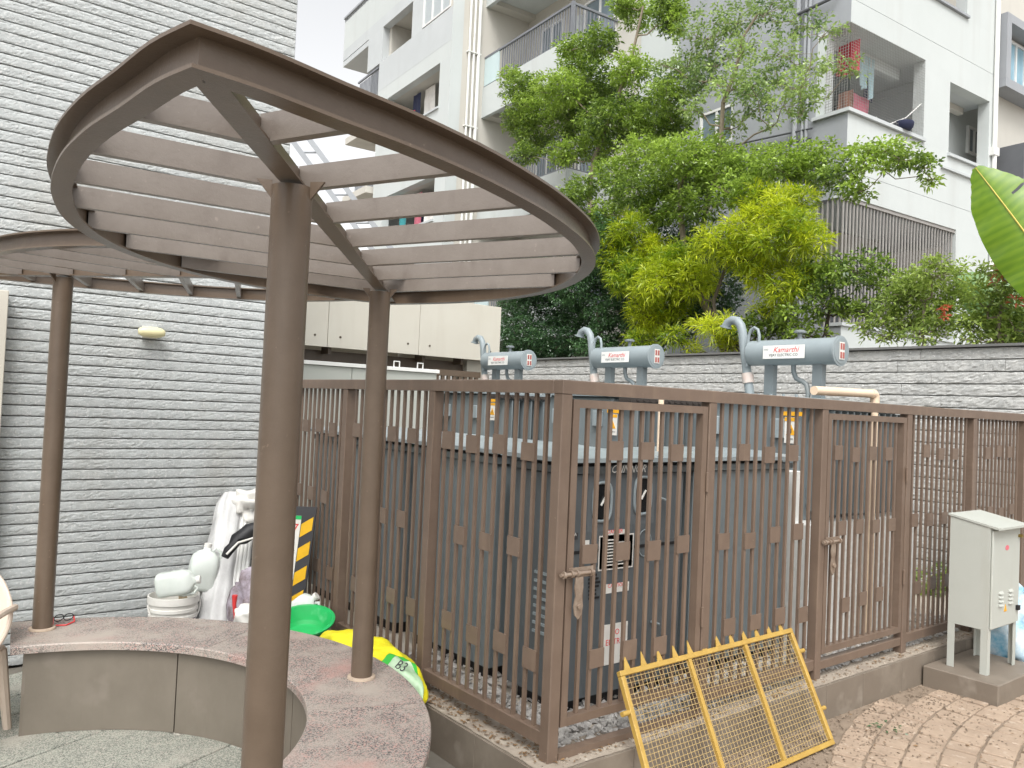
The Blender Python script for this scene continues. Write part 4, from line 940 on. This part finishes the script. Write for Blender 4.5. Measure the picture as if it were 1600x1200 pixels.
T2 = [(1100, 48, 46, 30), (1075, 95, 36, 26), (1060, 120, 26, 18), (1150, 30, 40, 26), (1200, 14, 44, 22), (1250, 38, 40, 18), (1290, 48, 22, 12), (1160, 78, 34, 24), (1120, 95, 30, 22), (1225, 78, 34, 22), (1270, 105, 30, 14), (1315, 100, 30, 12), (1335, 112, 16, 8), (1145, 130, 44, 28), (1100, 120, 34, 24), (1200, 120, 46, 26), (1250, 130, 36, 22), (1225, 160, 34, 18), (1265, 155, 20, 18), (1180, 165, 36, 20), (1075, 145, 34, 18), (1040, 100, 22, 12), (1140, 195, 26, 22), (1085, 165, 24, 22), (1205, 195, 14, 12), (1250, 175, 14, 22), (1180, 140, 30, 20), (1035, 130, 24, 18)]
tree('layered_tree', 'airy pale green tree with a bare trunk before the grey facade', 'tree', 'small leaved layered trees behind the retaining wall', (8.0, 5.1, 2.5), [(1085, 420), (1105, 320), (1125, 235), (1130, 160), (1150, 110), (1160, 60), (1185, 20)], 7.7, cpx(T2, 7.7, .45, 5), L_TREE2, BARK, seed=22, dens=.55, per=9, tint=(.1, 1.1), r=(.055, .015))
T3 = [(1010, 240, 50, 26), (960, 275, 50, 26), (905, 300, 34, 22), (880, 318, 22, 14), (1060, 245, 56, 30), (1105, 240, 40, 24), (1120, 270, 56, 32), (1060, 285, 60, 30), (1000, 300, 54, 26), (1170, 262, 50, 30), (1215, 255, 44, 26), (1255, 268, 44, 26), (1300, 282, 40, 22), (1340, 296, 26, 16), (1350, 245, 34, 20), (1385, 232, 30, 14), (1415, 245, 30, 16), (1445, 258, 22, 10), (1455, 280, 14, 10), (1380, 262, 24, 10), (1270, 240, 40, 18), (1030, 330, 46, 24), (960, 330, 40, 20), (1090, 320, 50, 30), (1155, 300, 40, 26), (930, 350, 34, 18)]
tree('layered_tree', 'wide low layered tree spreading in a flat tier above the golden shrub', 'tree', 'small leaved layered trees behind the retaining wall', (7.3, 4.3, 2.5), [(1075, 440), (1065, 350), (1062, 290), (1085, 250)], 7.2, cpx(T3, 7.2, .4, 6), L_TREE, BARK, seed=23, dens=1.25, tint=(.15, 1.15), r=(.06, .03))
T4 = [(1300, 425, 40, 24), (1345, 420, 46, 26), (1390, 440, 34, 20), (1290, 470, 34, 24), (1320, 480, 26, 14), (1355, 485, 24, 14), (1270, 440, 30, 30), (1375, 470, 22, 12), (1245, 500, 36, 24), (1210, 510, 34, 26), (1260, 525, 30, 16), (1170, 515, 30, 20)]
tree('dark_shrub', 'dark leafy shrub between the golden shrub and the pale shrubs at right', 'shrub', None, (7.0, 2.6, 2.5), [(1290, 520), (1300, 460)], 7.0, cpx(T4, 7.0, .3, 7), L_TREE, DARKBARK, seed=24, dens=.9, r=(.035, .02))
H = [(815, 455, 36, 36), (800, 490, 30, 34), (850, 430, 44, 34), (860, 480, 50, 36), (820, 520, 44, 30), (905, 450, 46, 36), (910, 500, 50, 36), (870, 530, 50, 28), (950, 430, 46, 40), (960, 490, 46, 40), (1000, 470, 40, 40), (1010, 520, 40, 28), (850, 555, 40, 16), (890, 565, 26, 18), (930, 540, 40, 22), (805, 545, 28, 16), (950, 375, 40, 34), (985, 410, 40, 34), (905, 400, 36, 30), (1060, 490, 40, 40), (1110, 460, 50, 50), (1100, 400, 40, 40), (830, 400, 30, 20), (905, 585, 12, 16), (880, 580, 14, 12), (1050, 380, 40, 40), (1160, 400, 40, 40)]
tree('dark_hedge', 'dense dark green hedge hanging over the retaining wall at left', 'hedge', None, (7.2, 6.6, 2.5), [(940, 530), (930, 470)], 7.0, cpx([c for c in H if c[0] < 1020], 7.1, .4, 8)+cpx([c for c in H if c[0] >= 1020], 7.7, .2, 8), L_DARK, DARKBARK, seed=25, dens=1.6, leaf=(.05, .027), per=11, droop=.25)
Y = [(985, 365, 34, 28), (965, 400, 30, 26), (985, 430, 34, 28), (1020, 400, 36, 30), (1030, 440, 34, 30), (1010, 490, 30, 28), (1045, 480, 34, 28), (1000, 530, 24, 12), (1060, 410, 36, 30), (1085, 440, 40, 30), (1120, 380, 34, 26), (1165, 350, 36, 28), (1190, 310, 30, 22), (1215, 330, 36, 26), (1250, 315, 26, 18), (1245, 350, 36, 26), (1270, 375, 28, 22), (1205, 375, 38, 28), (1170, 400, 38, 28), (1235, 405, 30, 22), (1260, 420, 26, 18), (1200, 430, 36, 26), (1235, 450, 34, 22), (1205, 480, 30, 18), (1120, 510, 36, 18), (1055, 525, 24, 12), (1080, 550, 12, 14), (1140, 540, 20, 14)]
tree('golden_shrub', 'bright yellow green feathery shrub in the middle of the planting', 'shrub', None, (6.9, 3.6, 2.5), [(1120, 520), (1115, 470), (1140, 400)], 6.85, cpx(Y, 6.75, .3, 9), L_YEL, DARKBARK, seed=26, dens=.85, leaf=(.13, .016), per=24, needle=True, tuft=.08, droop=-.05, r=(.04, .02))
SG = 'pale green shrubs along the wall at right'
S1 = [(1400, 470, 26, 20), (1380, 500, 24, 16), (1425, 450, 34, 26), (1460, 425, 30, 20), (1450, 470, 42, 30), (1415, 500, 36, 24), (1475, 500, 40, 24), (1440, 525, 30, 12), (1385, 525, 20, 10), (1355, 520, 12, 10), (1340, 505, 8, 8), (1500, 425, 16, 14), (1490, 460, 26, 24), (1465, 395+15, 16, 12)]
tree('pale_shrub', 'pale green shrub with an orange tuft above the wall, left of the banana leaf', 'shrub', SG, (6.75, 1.5, 2.5), [(1440, 520), (1445, 470)], 6.75, cpx(S1, 6.75, .25, 10), L_SHR, BARK, seed=27, dens=1.3, tint=(.35, 1.15), leaf=(.065, .026), r=(.025, .015))
S2 = [(1540, 470, 32, 30), (1580, 470, 30, 34), (1560, 505, 40, 24), (1520, 510, 30, 24), (1590, 510, 26, 26), (1545, 425, 18, 16), (1580, 430, 22, 26), (1550, 530, 40, 12)]
t = tree('pale_shrub', 'pale green shrub with pink red new leaves at the right edge under the banana leaf', 'shrub', SG, (6.75, .7, 2.5), [(1560, 520), (1565, 470)], 6.75, cpx(S2, 6.75, .25, 11), L_SHR, BARK, seed=28, dens=1.3, tint=(.3, 1.1), leaf=(.065, .026), r=(.025, .015))
leafmesh('new_leaves', L_RED, t, cpx([(1577, 395, 12, 18), (1560, 430, 8, 10), (1590, 380, 8, 10), (1585, 470, 6, 8)], 6.55, .05, 12), leaf=(.07, .024), seed=29, dens=2.2, per=6)
rt_ = [o for o in COL.objects if o.get('label', '').startswith('pale green shrub with an orange')][0]
leafmesh('flower_tuft', L_RED, rt_, cpx([(1477, 483, 6, 6), (1476, 494, 6, 5)], 6.4, .02, 13), leaf=(.045, .025), seed=30, dens=4, per=5, tuft=.02)
# banana leaves
def banana(name, label, pts, w, m, par=None, tears=(), seed=1):
    t = empty(name, (6.9, pts[0].y, 2.5), label, 'plant')
    P = []; n = 80; rg = random.Random(seed)
    def bez(t_):
        a, b_, c, d = pts; return a*(1-t_)**3+b_*3*t_*(1-t_)**2+c*3*t_*t_*(1-t_)+d*t_**3
    rows = []
    for i in range(n+1):
        u = i/n; p = bez(u); d = (bez(min(1, u+.01))-bez(max(0, u-.01))).normalized()
        v = (CPOS-p).normalized(); s = d.cross(v).normalized(); nn = s.cross(d)
        hw = w*max(.02, math.sin(math.pi*min(1, .06+u*.94)))**.55*(1 if u < .8 else 1-(u-.8)*1.2)
        row = []
        for j in range(-5, 6):
            f = j/5; cup = abs(f)**1.5*hw*.30
            wv = .035*math.sin(u*38+abs(j)*.4)*abs(f)*hw
            sh = rg.uniform(-.012, .012)*abs(f)
            row.append(p+s*f*hw+nn*(-cup+wv)+d*(abs(f)*hw*.25+sh))
        rows.append(row)
    b = MB(); k = len(b.v); b.v = [tuple(q) for r_ in rows for q in r_]; W_ = 11
    for i in range(n):
        for j in range(10):
            cut = any(abs(i-c) < .6 and ((j >= 5) == (sd > 0)) and abs(j+.5-5) > dp for c, sd, dp in tears)
            if not cut: b.f.append((i*W_+j, i*W_+j+1, (i+1)*W_+j+1, (i+1)*W_+j)); b.mi.append(0)
    o = b.build('leaf_blade', m, t, smooth=True)
    at = o.data.attributes.new('tint', 'FLOAT', 'POINT'); at.data.foreach_set('value', [min(1, max(0, .45+.35*math.sin(i*1.9)+rg.uniform(-.2, .2))) for i in range(n+1) for j in range(W_)])
    b = MB(); mid = [bez(i/20)-(CPOS-bez(i/20)).normalized()*-.006 for i in range(21)]; limb(b, mid, .016, .004, 8); b.build('midrib', mat('yellow_midrib', (.52, .42, .06), None, 4, .4), t, smooth=True)
    st = MB(); limb(st, [Vector((6.9, pts[0].y, 2.5)), Vector((6.9, pts[0].y-.02, 3.0)), mid[0]], .06, .018, 10); st.build('stalk', m, t, smooth=True)
    return t
Xb = 6.3
banana('banana_plant', 'big bright green banana leaf at the right edge, tip pointing up left', [atX(1700, 500, Xb), atX(1650, 430, Xb), atX(1590, 345, Xb), atX(1524, 262, Xb)], .37, L_BAN, tears=((62, 1, 1.5), (44, 1, 2.5), (24, 1, 3)), seed=3)
banana('banana_plant', 'pale broad leaf half hidden behind the right hand shrubs', [atX(1610, 560, 7.3), atX(1580, 500, 7.3), atX(1545, 455, 7.3), atX(1490, 432, 7.3)], .26, L_PAL, seed=4)

# ------------------------------------------------------------------ yellow mesh barrier leaning on the fence
TL = atY(970, 1053, -.052); TR = atY(1253, 993, -.052); BRp = Vector((1.768, -.335, .012)); BL = Vector((TL.x-.055, -.365, .012))
ba = empty('mesh_barrier', (1.05, -.35, 0), 'ochre yellow mesh barrier with a row of spikes leaning against the kerb', 'barrier')
BM = frame(BL, BRp-BL, TL-BL); BW = (BRp-BL).length; BH = (TL-BL).length
fw_ = .026
for a, c in (((0, 0), (BW, 0)), ((0, BH), (BW, BH)), ((0, fw_/2), (0, BH-fw_/2)), ((BW, fw_/2), (BW, BH-fw_/2))):
    x0, y0 = a; x1, y1 = c
    if y0 == y1: q = ((x0-fw_/2, y0-fw_/2, -.013), (x1+fw_/2, y0+fw_/2, .013))
    else: q = ((x0-fw_/2, y0+.0003, -.0129), (x0+fw_/2, y1-.0003, .0129))
    MB().bbox(*q, .003, M=BM).build('frame_bar', YEL, ba)
for f in (.345, .68): MB().box((BW*f-.012, fw_/2+.0003, -.010), (BW*f+.012, BH-fw_/2-.0003, .012), M=BM).build('mullion', YEL, ba)
b = MB(); rg = random.Random(4)
nx = int(BW/.0265); ny = int(BH/.024)
for i in range(1, nx):
    x = BW*i/nx; b.tube([BM @ Vector((x+.0015*math.sin(i*3+k), BH*k/4, -.002+.002*math.sin(i+k*2))) for k in range(5)], .0016, 4, False)
for j in range(1, ny):
    y = BH*j/ny; b.tube([BM @ Vector((BW*k/8, y+.002*math.sin(j*2+k*1.3), .002*math.sin(j+k*2))) for k in range(9)], .0016, 4, False)
tag(b.build('wire_mesh', MESHY, ba), kind='stuff')
for k in range(12):
    x = BW*(k+.42)/12.1; MB().prism([(x-.021, 0), (x+.021, 0), (x+.004, .066)], -.002, .002, BM @ Matrix.Translation((0, BH+.0135, 0))).build('spike', YEL, ba)
for x0, x1, y in ((-.06, -.014, BH*.72), (BW+.014, BW+.06, BH*.80), (BW+.014, BW+.055, BH*.28)):
    b = MB(); b.tube([BM @ Vector((x0, y, 0)), BM @ Vector((x1, y, 0))], .012, 12); b.build('pin', YEL, ba, smooth='auto')

# ------------------------------------------------------------------ feeder cabinet on its plinth
cp = MB(); cp.bbox((3.27, -.60, -.01), (4.02, -.125, .13), .006); tag(cent(cp.build('cabinet_plinth', TILE)), 'low square tiled plinth under the off white feeder cabinet', 'plinth')
fc = empty('feeder_cabinet', (3.65, -.345, .13), 'off white metal feeder cabinet on four legs at the right, door with louvres', 'electrical cabinet')
X0, X1, Y0, Y1, Z0, Z1 = 3.42, 3.885, -.47, -.215, .425, 1.105
b = MB(); b.add([(X0, Y0, Z0), (X1, Y0, Z0), (X1, Y1, Z0), (X0, Y1, Z0), (X0, Y0, Z1), (X1, Y0, Z1), (X1, Y1, Z1+.045), (X0, Y1, Z1+.045)], [(0, 3, 2, 1), (4, 5, 6, 7), (0, 1, 5, 4), (1, 2, 6, 5), (2, 3, 7, 6), (3, 0, 4, 7)]); b.build('body', CABW, fc)
b = MB(); o_ = .022; zf = Z1+.003; zb = Z1+.052
vs = [(X0-.006, Y0-.06, zf-.012), (X1+.035, Y0-.06, zf-.012), (X1+.035, Y1+.012, zb), (X0-.006, Y1+.012, zb)]
b.add(vs+[(x, y, z+.014) for x, y, z in vs], [(0, 3, 2, 1), (4, 5, 6, 7), (0, 1, 5, 4), (1, 2, 6, 5), (2, 3, 7, 6), (3, 0, 4, 7)]); b.build('roof', CABW, fc)
dm = MB(); dm.bbox((X0+.012, Y0-.014, Z0+.012), (X1-.004, Y0-.002, Z1-.02), .003); dr = dm.build('door', CABW, fc)
FD = lambda x, z, d=.0145: frame((x, Y0-d, z), (1, 0, 0), (0, 0, 1))
for cx in (X0+.15, X0+.31):
    for k in range(4):
        b = MB(); M = FD(cx, Z0+.16+k*.027); b.add([M @ Vector(p) for p in ((-.032, -.008, 0), (.032, -.008, 0), (.032, .008, 0), (-.032, .008, 0), (-.03, -.009, .012), (.03, -.009, .012))], [(0, 1, 5, 4), (4, 5, 2, 3), (0, 4, 3), (1, 2, 5), (0, 3, 2, 1)]); b.build('louvre', CABW, dr)
b = MB(); b.tube([FD(X1-.03, Z1-.075) @ Vector((0, 0, 0)), FD(X1-.03, Z1-.075) @ Vector((0, 0, .025))], .012, 12); b.build('lock', mat('brass', (.35, .25, .08), None, 5, .4, metal=.8), dr, smooth='auto')
MB().box((-.012, -.02, 0), (.02, .012, .02), FD(X1-.045, Z0+.115)).build('latch', BLACK, dr)
MB().prism([(-.024, -.02), (.024, -.02), (0, .03)], 0, .0012, FD(X0+.235, Z0+.125)).build('warning_triangle', ORANGE, dr)
MB().prism([(.03*math.cos(a*.5236), .018*math.sin(a*.5236)) for a in range(12)], 0, .0012, FD(X0+.24, Z1-.145)).build('pink_sticker', mat('pink_print', (.75, .18, .22), None, 4, .5), dr)
for x in (X0, X1):
    for y in (Y0, Y1):
        sx = 1 if x == X0 else -1; sy = 1 if y == Y0 else -1; b = MB()
        xa, xb_ = sorted((x, x+sx*.045)); ya, yb = sorted((y, y+sy*.005)); b.box((xa, ya, .131), (xb_, yb, Z0-.0005))
        xa, xb_ = sorted((x+0, x+sx*.005)); ya, yb = sorted((y+sy*.0052, y+sy*.045)); b.box((xa, ya, .131), (xb_, yb, Z0-.0005)); 
        b.build('leg', CABW, fc)
# ------------------------------------------------------------------ lumps and clutter
def lump(name, m, c, r, seed, label=None, cat=None, amp=.16, rot=None, n=26, k=.7, fl=0, par=None):
    rg = np.random.RandomState(seed); ph = rg.rand(6, 3)*6.28; fr = rg.randint(1, 5, (6, 3))
    b = MB(); rows = []
    for i in range(n+1):
        th = math.pi*i/n; row = []
        for j in range(n+1):
            t = 2*math.pi*(j % n)/n; d = Vector((math.sin(th)*math.cos(t), math.sin(th)*math.sin(t), math.cos(th)))
            s = 1+amp*sum(math.sin(fr[q][0]*d.x*2+ph[q][0])*math.sin(fr[q][1]*d.y*2+ph[q][1])*math.sin(fr[q][2]*d.z*2+ph[q][2]) for q in range(6))
            v = Vector([math.copysign(abs(e)**k, e) for e in d])*s; v = Vector((v.x*r[0], v.y*r[1], v.z*r[2]))
            if rot is not None: v = rot @ v
            if fl and v.z < -fl: v.z = -fl
            row.append(v+Vector(c))
        rows.append(row)
    b.grid(rows); o = b.build(name, m, par, smooth=True)
    if par is None and label: tag(cent(o), label, cat)
    return o
def tube_ring(b, c, rx, ry, r, M, n=20): b.tube([M @ Vector((rx*math.cos(2*math.pi*k/n), ry*math.sin(2*math.pi*k/n), 0)) for k in range(n+1)], r, 6, False)
# bucket
bu = empty('paint_bucket', (-.85, 2.80, 0), 'white ribbed paint bucket with purple lower label by the stone wall', 'bucket')
b = MB(); b.lathe([(.12, .005), (.142, .30), (.142, .30)], 28, Matrix.Translation((-.85, 2.8, 0))); b.build('lower_body', mat('purple_label', (.10, .06, .14), (.35, .33, .36), 14, .5), bu, smooth='auto')
b = MB(); b.lathe([(.143, .30), (.150, .302), (.150, .322), (.145, .325), (.146, .345), (.155, .347), (.155, .367), (.149, .370), (.151, .395), (.160, .397), (.160, .440), (.150, .442), (.146, .38), (.14, .33)], 30, Matrix.Translation((-.85, 2.8, 0))); b.build('upper_body', PLASTW, bu, smooth='auto')
b = MB(); P = [Vector((-.85+.165*math.cos(a), 2.8-.02-.06*math.sin(a), .395-.17*math.sin(a))) for a in [math.pi*k/14 for k in range(15)]]; b.tube(P, .005, 6); b.build('handle', PLASTW, bu)
def jug(name, label, c, rot, s=1):
    t = empty(name, c, label, 'jerrycan', 'milky plastic jerrycans'); M = Matrix.Translation(c) @ rot @ Matrix.Scale(s, 4)
    b = MB(); 
    def rr(w, d, z, n=24):
        out = []
        for k in range(n):
            a = 2*math.pi*k/n; out.append(M @ Vector((math.copysign(abs(math.cos(a))**.5, math.cos(a))*w, math.copysign(abs(math.sin(a))**.5, math.sin(a))*d, z)))
        return out
    secs = [rr(.06, .045, 0), rr(.078, .058, .012), rr(.082, .062, .03), rr(.080, .060, .09), rr(.083, .063, .10), rr(.082, .062, .17), rr(.074, .054, .21), rr(.045, .036, .235), rr(.022, .022, .245), rr(.022, .022, .262)]
    vs = [v for s_ in secs for v in s_]; n = 24; fs = [(i*n+k, i*n+(k+1) % n, (i+1)*n+(k+1) % n, (i+1)*n+k) for i in range(len(secs)-1) for k in range(n)]
    fs += [tuple(range(n-1, -1, -1)), tuple(range((len(secs)-1)*n, len(secs)*n))]; b.add(vs, fs); b.build('body', PLAST, t, smooth=True)
    b = MB(); b.tube([M @ Vector(p) for p in ((.03, 0, .225), (.05, 0, .262), (.085, 0, .235), (.088, 0, .16), (.078, 0, .13))], .011, 8); b.build('handle', PLAST, t, smooth=True)
    b = MB(); b.tube([M @ Vector((0, 0, .262)), M @ Vector((0, 0, .285))], .026, 14); b.build('cap', PLASTW, t, smooth='auto')
    return t
RX = lambda d: Matrix.Rotation(R(d), 4, 'X'); RY = lambda d: Matrix.Rotation(R(d), 4, 'Y'); RZ = lambda d: Matrix.Rotation(R(d), 4, 'Z')
jug('jerrycan', 'milky jerrycan lying on its side on top of the paint bucket', (-.97, 2.76, .515), RZ(-30) @ RY(80), .95)
jug('jerrycan', 'pale milky jerrycan standing upright behind the paint bucket', (-.665, 2.88, .43), RZ(-10) @ RY(8), 1.12)
jug('jerrycan', 'milky jerrycan tilted in the green tub beside the fence', (-.27, 2.30, .33), RZ(-40) @ RY(50), .85)
lump('brown_sack', mat('jute_sack', (.32, .26, .17), (.24, .19, .12), 20, .9), (-.66, 2.99, .21), (.15, .13, .235), 3, 'beige sack under the upright jerrycan against the stone wall', 'sack', .1)
# wrapped bundle of pipes
bd = empty('wrapped_pipe_bundle', (-.62, 2.72, 0), 'bundle of pipes wrapped in creased white plastic leaning on the stone wall', 'bundle')
rows = []; rg = np.random.RandomState(8)
A_ = Vector((-.66, 2.66, .0)); B_ = Vector((-.40, 3.07, 1.06)); dv = (B_-A_).normalized(); sx_ = Vector((.88, -.42, .0)).normalized(); nz_ = dv.cross(sx_).normalized()
for i in range(33):
    u = i/32; row = []
    for j in range(41):
        t = 2*math.pi*(j % 40)/40; f = 1.12-.17*abs(math.sin(4.5*t+u*2+.4*math.sin(u*7)))-.12*abs(math.sin(9*t-u*1.5))+.03*math.sin(u*26+3*t)
        if u > .93: f *= 1-(u-.93)*5
        row.append(A_.lerp(B_, u)+sx_*math.cos(t)*(.135-.03*u)*f+nz_*math.sin(t)*(.06)*f)
    rows.append(row)
b = MB(); b.grid(rows); b.build('plastic_wrap', mat('white_sheet', (.62, .62, .61), (.50, .50, .49), 6, .4, .5, 14), bd, smooth=True)
for k in range(4):
    o = sx_*(.10+.028*k); b = MB(); b.tube([A_+o-nz_*.02, B_+o*.9+dv*(-.06*k)-nz_*.02], .014, 10); b.build('pipe', WHITE, bd, smooth='auto')
bg_ = empty('black_bag', (-.44, 2.80, .7), 'crumpled black bag draped across the white wrapped bundle', 'bag')
b = MB(); P = [atY(x, y, 2.72) for x, y in ((352, 870), (357, 860), (364, 852), (370, 843), (380, 838), (390, 830), (402, 828), (416, 820))]
b.tube(P, [.026, .033, .030, .043, .05, .062, .066, .075], 11)
b.v = [(x+rng.uniform(-.007, .007), y+rng.uniform(-.007, .007), z+rng.uniform(-.009, .009)) for x, y, z in b.v]; b.build('bag_body', BLACK, bg_, smooth='auto')
b = MB(); P = [atY(354, 866, 2.66), atY(372, 848, 2.64), atY(398, 840, 2.66)]; b.tube(P, .008, 6); b.build('bag_strap', PLASTW, bg_)
lump('crumpled_sheet', PLASTW, (-.30, 3.0, .98), (.12, .10, .10), 15, 'crumpled white sheet piled behind the front column on the bundle', 'sheet', .2)
lump('rag_pile', mat('lilac_rags', (.42, .38, .44), (.16, .12, .12), 16, .9), (-.40, 2.62, .28), (.12, .14, .28), 16, 'mixed rags and cable scraps between the bundle and front column', 'rags', .22)
rh = MB(); rh.tube([atY(367, 930, 2.45), atY(366, 945, 2.45), atY(369, 972, 2.45)], [.018, .012, .012], 10); tag(cent(rh.build('red_handle', RED, smooth='auto')), 'short red tool handle standing right of the white bundle', 'handle')
lump('white_cushion', PLASTW, atY(386, 965, 2.3), (.075, .07, .075), 17, 'round white plastic bag at the left foot of the front column', 'bag', .08)
# caution board
tr_ = atX(495, 793, -.085); dep = (tr_-CPOS).dot(fw); br_ = CPOS+ray(473, 952)*dep
cb = empty('caution_board', (br_.x, br_.y, br_.z), 'black and yellow striped caution board leaning in the fence corner', 'sign board')
upv = (tr_-br_); hgt = upv.length; CM = frame(br_, (.80, -.60, 0), upv)
MB().box((-.34, 0, -.02), (0, hgt, 0), CM).build('board', BOARDK, cb)
for k in range(5):
    y = -.02+k*.165
    poly = [(-.088, y+.01), (-.012, y+.062), (-.012, min(hgt-.01, y+.152)), (-.088, y+.10)]
    if poly[1][1] < hgt-.03: MB().prism(poly, .0004, .003, CM).build('yellow_stripe', BOARDY, cb)
MB().box((-.32, .2, .0004), (-.092, hgt-.06, .003), CM).build('label_panel', PLASTW, cb); MB().box((-.32, hgt-.085, .0034), (-.092, hgt-.06, .0045), CM).build('label_strip', GREENP, cb)
text('board_text', '7', .09, RED, cb, CM @ Matrix.Translation((-.125, hgt-.15, .0035)))
text('board_text', 've', .10, BOARDK, cb, CM @ Matrix.Translation((-.105, hgt-.29, .0035)), align='RIGHT'); text('board_text', 'a', .10, BOARDK, cb, CM @ Matrix.Translation((-.115, hgt-.42, .0035)), align='RIGHT')
# tub on a block
bl = MB(); bl.bbox((-.44, 1.90, 0), (-.14, 2.22, .235), .006); tag(cent(bl.build('concrete_block', GROUND)), 'grey block under the green tub behind the bench', 'block')
tb = MB(); Mt = Matrix.Translation((-.27, 2.03, .262)) @ RX(12) @ RY(-10)
tb.lathe([(.09, .0), (.12, .03), (.168, .115), (.190, .122), (.192, .134), (.172, .136), (.155, .10), (.125, .035), (.11, .028), (.002, .026)], 32, Mt); tag(cent(tb.build('green_tub', GREENP, smooth='auto')), 'round bright green plastic tub by the fence foot', 'tub')
# yellow sack
sk = empty('yellow_sack', (-.24, 1.1, .2), 'bright yellow sack with a green and pale printed corner slumped between bench and fence', 'sack')
rows = []; A_ = Vector((-.28, 1.74, .33)); B_ = Vector((-.20, .76, .27)); NI, NJ = 44, 40
for i in range(NI+1):
    u = i/NI; row = []
    env = (max(0, 1-abs(2*u-1)**3.2))**.5
    for j in range(NJ+1):
        t = 2*math.pi*(j % NJ)/NJ; w = (.12+.03*u)*env
        f = 1+.07*math.sin(3*t+u*9)+.06*math.sin(5*t-u*17)+.04*math.sin(9*t+u*31)+.03*math.sin(u*45+2*t)
        zz = math.sin(t)*(.085+.05*u)*env*f
        row.append(A_.lerp(B_, u)+Vector((math.cos(t)*w*.85*f, .02*math.sin(3*t+u*20), max(zz, -.075)+.05*math.sin(math.pi*u))))
    rows.append(row)
def seg(nm, m, sel):
    b = MB(); b.v = [tuple(p) for r_ in rows for p in r_]; w = NJ+1
    for i in range(NI):
        for j in range(NJ):
            if sel(i, j): b.f.append((i*w+j, i*w+j+1, (i+1)*w+j+1, (i+1)*w+j)); b.mi.append(0)
    used = sorted({k for f_ in b.f for k in f_}); mp_ = {k: n for n, k in enumerate(used)}
    b.v = [b.v[k] for k in used]; b.f = [tuple(mp_[k] for k in f_) for f_ in b.f]
    return b.build(nm, m, sk, smooth=True)
pr = lambda i, j: i >= 33 and 5 <= j <= 18
inner = lambda i, j: i >= 35 and 6 <= j <= 16
seg('sack_body', SACKY, lambda i, j: not pr(i, j)); seg('green_border', SACKG, lambda i, j: pr(i, j) and not inner(i, j)); seg('printed_corner', mat('pale_green_print', (.52, .68, .48), (.36, .55, .33), 14, .5), inner)
p = rows[38][12]; text('sack_print', 'B3', .07, BOARDK, sk, frame(p+Vector((-.012, 0, .012)), (.25, -1, -.1), (.6, 0, .8)), .2)
# plastic sack behind the feeder cabinet
ps = lump('plastic_sack', mat('blue_white_sack', (.70, .74, .76), (.12, .35, .50), 7, .4, .4, 16), (4.30, -.33, .27), (.26, .22, .29), 22, 'white and blue plastic sack slumped behind the feeder cabinet', 'sack', .12, fl=.262)
lt = lump('paper_scrap', WHITE, (3.55, -.80, .012), (.05, .03, .012), 23, 'small white paper scrap on the paving by the cabinet plinth', 'litter', .2)
tf = empty('green_sprig', (2.25, -.42, .0), 'small green sprig lying on the tan paving', 'sprig'); leafmesh('leaf', L_DARK, tf, [((2.25, -.42, .012), .04, .012)], leaf=(.03, .012), seed=31, dens=6, per=5)
wd = empty('weed_patch', (5.7, .45, .15), 'small green weeds at the foot of the retaining wall', 'weeds'); leafmesh('leaf', L_SHR, wd, [((5.9, .75, .3), .2, .15), ((5.6, .9, .25), .15, .1)], leaf=(.06, .03), seed=32, dens=2, per=7)
# eyeglasses on the bench
eg = empty('eyeglasses', (-1.52, 2.30, .4625), 'red and black eyeglasses lying on the bench by the left column', 'eyeglasses')
q = [atY(92, 964, 2.36), atY(107, 966, 2.36)]
for c in q:
    b = MB(); tube_ring(b, (0, 0, 0), .024, .017, .0025, frame((c.x, c.y, .482), (.9, -.2, .2), (0, .35, .94))); b.build('lens_rim', BLACK, eg)
b = MB(); b.tube([(q[0].x-.03, q[0].y-.10, .468), (q[0].x+.02, q[0].y-.11, .466), (q[1].x+.02, q[1].y-.06, .468), (q[1].x+.026, q[1].y, .482)], .004, 6); b.build('temple', RED, eg)
b = MB(); b.tube([(q[0].x-.026, q[0].y, .484), (q[0].x-.04, q[0].y-.08, .468)], .003, 6); b.build('temple', RED, eg)
# plastic chair at the left edge
cc = Vector((-2.15, 2.04, 0)); chr_ = empty('plastic_chair', cc, 'cream moulded plastic chair, backrest edge showing at the left of the bench', 'chair', rz=R(0))
CHM = Matrix.Translation(cc) @ RZ(150)
rows = []
for i in range(15):
    v_ = i/14; row = []
    for j in range(25):
        u_ = -1+2*j/24; w = .20+.05*math.sin(math.pi*min(1, v_*.75+.1)); top = .80-.14*abs(u_)**2.6
        z = .44+(top-.44)*v_; y = -.20-.12*v_+.11*u_*u_
        row.append(CHM @ Vector((u_*w, y, z)))
    rows.append(row)
b = MB(); b.grid(rows); o = b.build('backrest', CHAIR, chr_, smooth=True); md = o.modifiers.new('thick', 'SOLIDIFY'); md.thickness = .012
b = MB(); b.tube(rows[-1], .011, 8); b.tube([r_[0] for r_ in rows], .011, 8); b.tube([r_[-1] for r_ in rows], .011, 8); b.build('back_rim', CHAIR, chr_, smooth='auto')
b = MB(); b.bbox((-.22, -.21, .42), (.22, .22, .44), .01, CHM); b.build('seat', CHAIR, chr_)
for sx in (-1, 1):
    for sy in (-1, 1):
        b = MB(); b.tube([CHM @ Vector((sx*.20, sy*.19, .42)), CHM @ Vector((sx*.235, sy*.24, .0))], [.03, .02], 8); b.build('leg', CHAIR, chr_, smooth='auto')
    b = MB(); b.tube([CHM @ Vector(p) for p in ((sx*.235, -.24, .62), (sx*.265, -.05, .64), (sx*.265, .16, .63), (sx*.235, .21, .44))], .018, 8); b.build('armrest', CHAIR, chr_, smooth='auto')
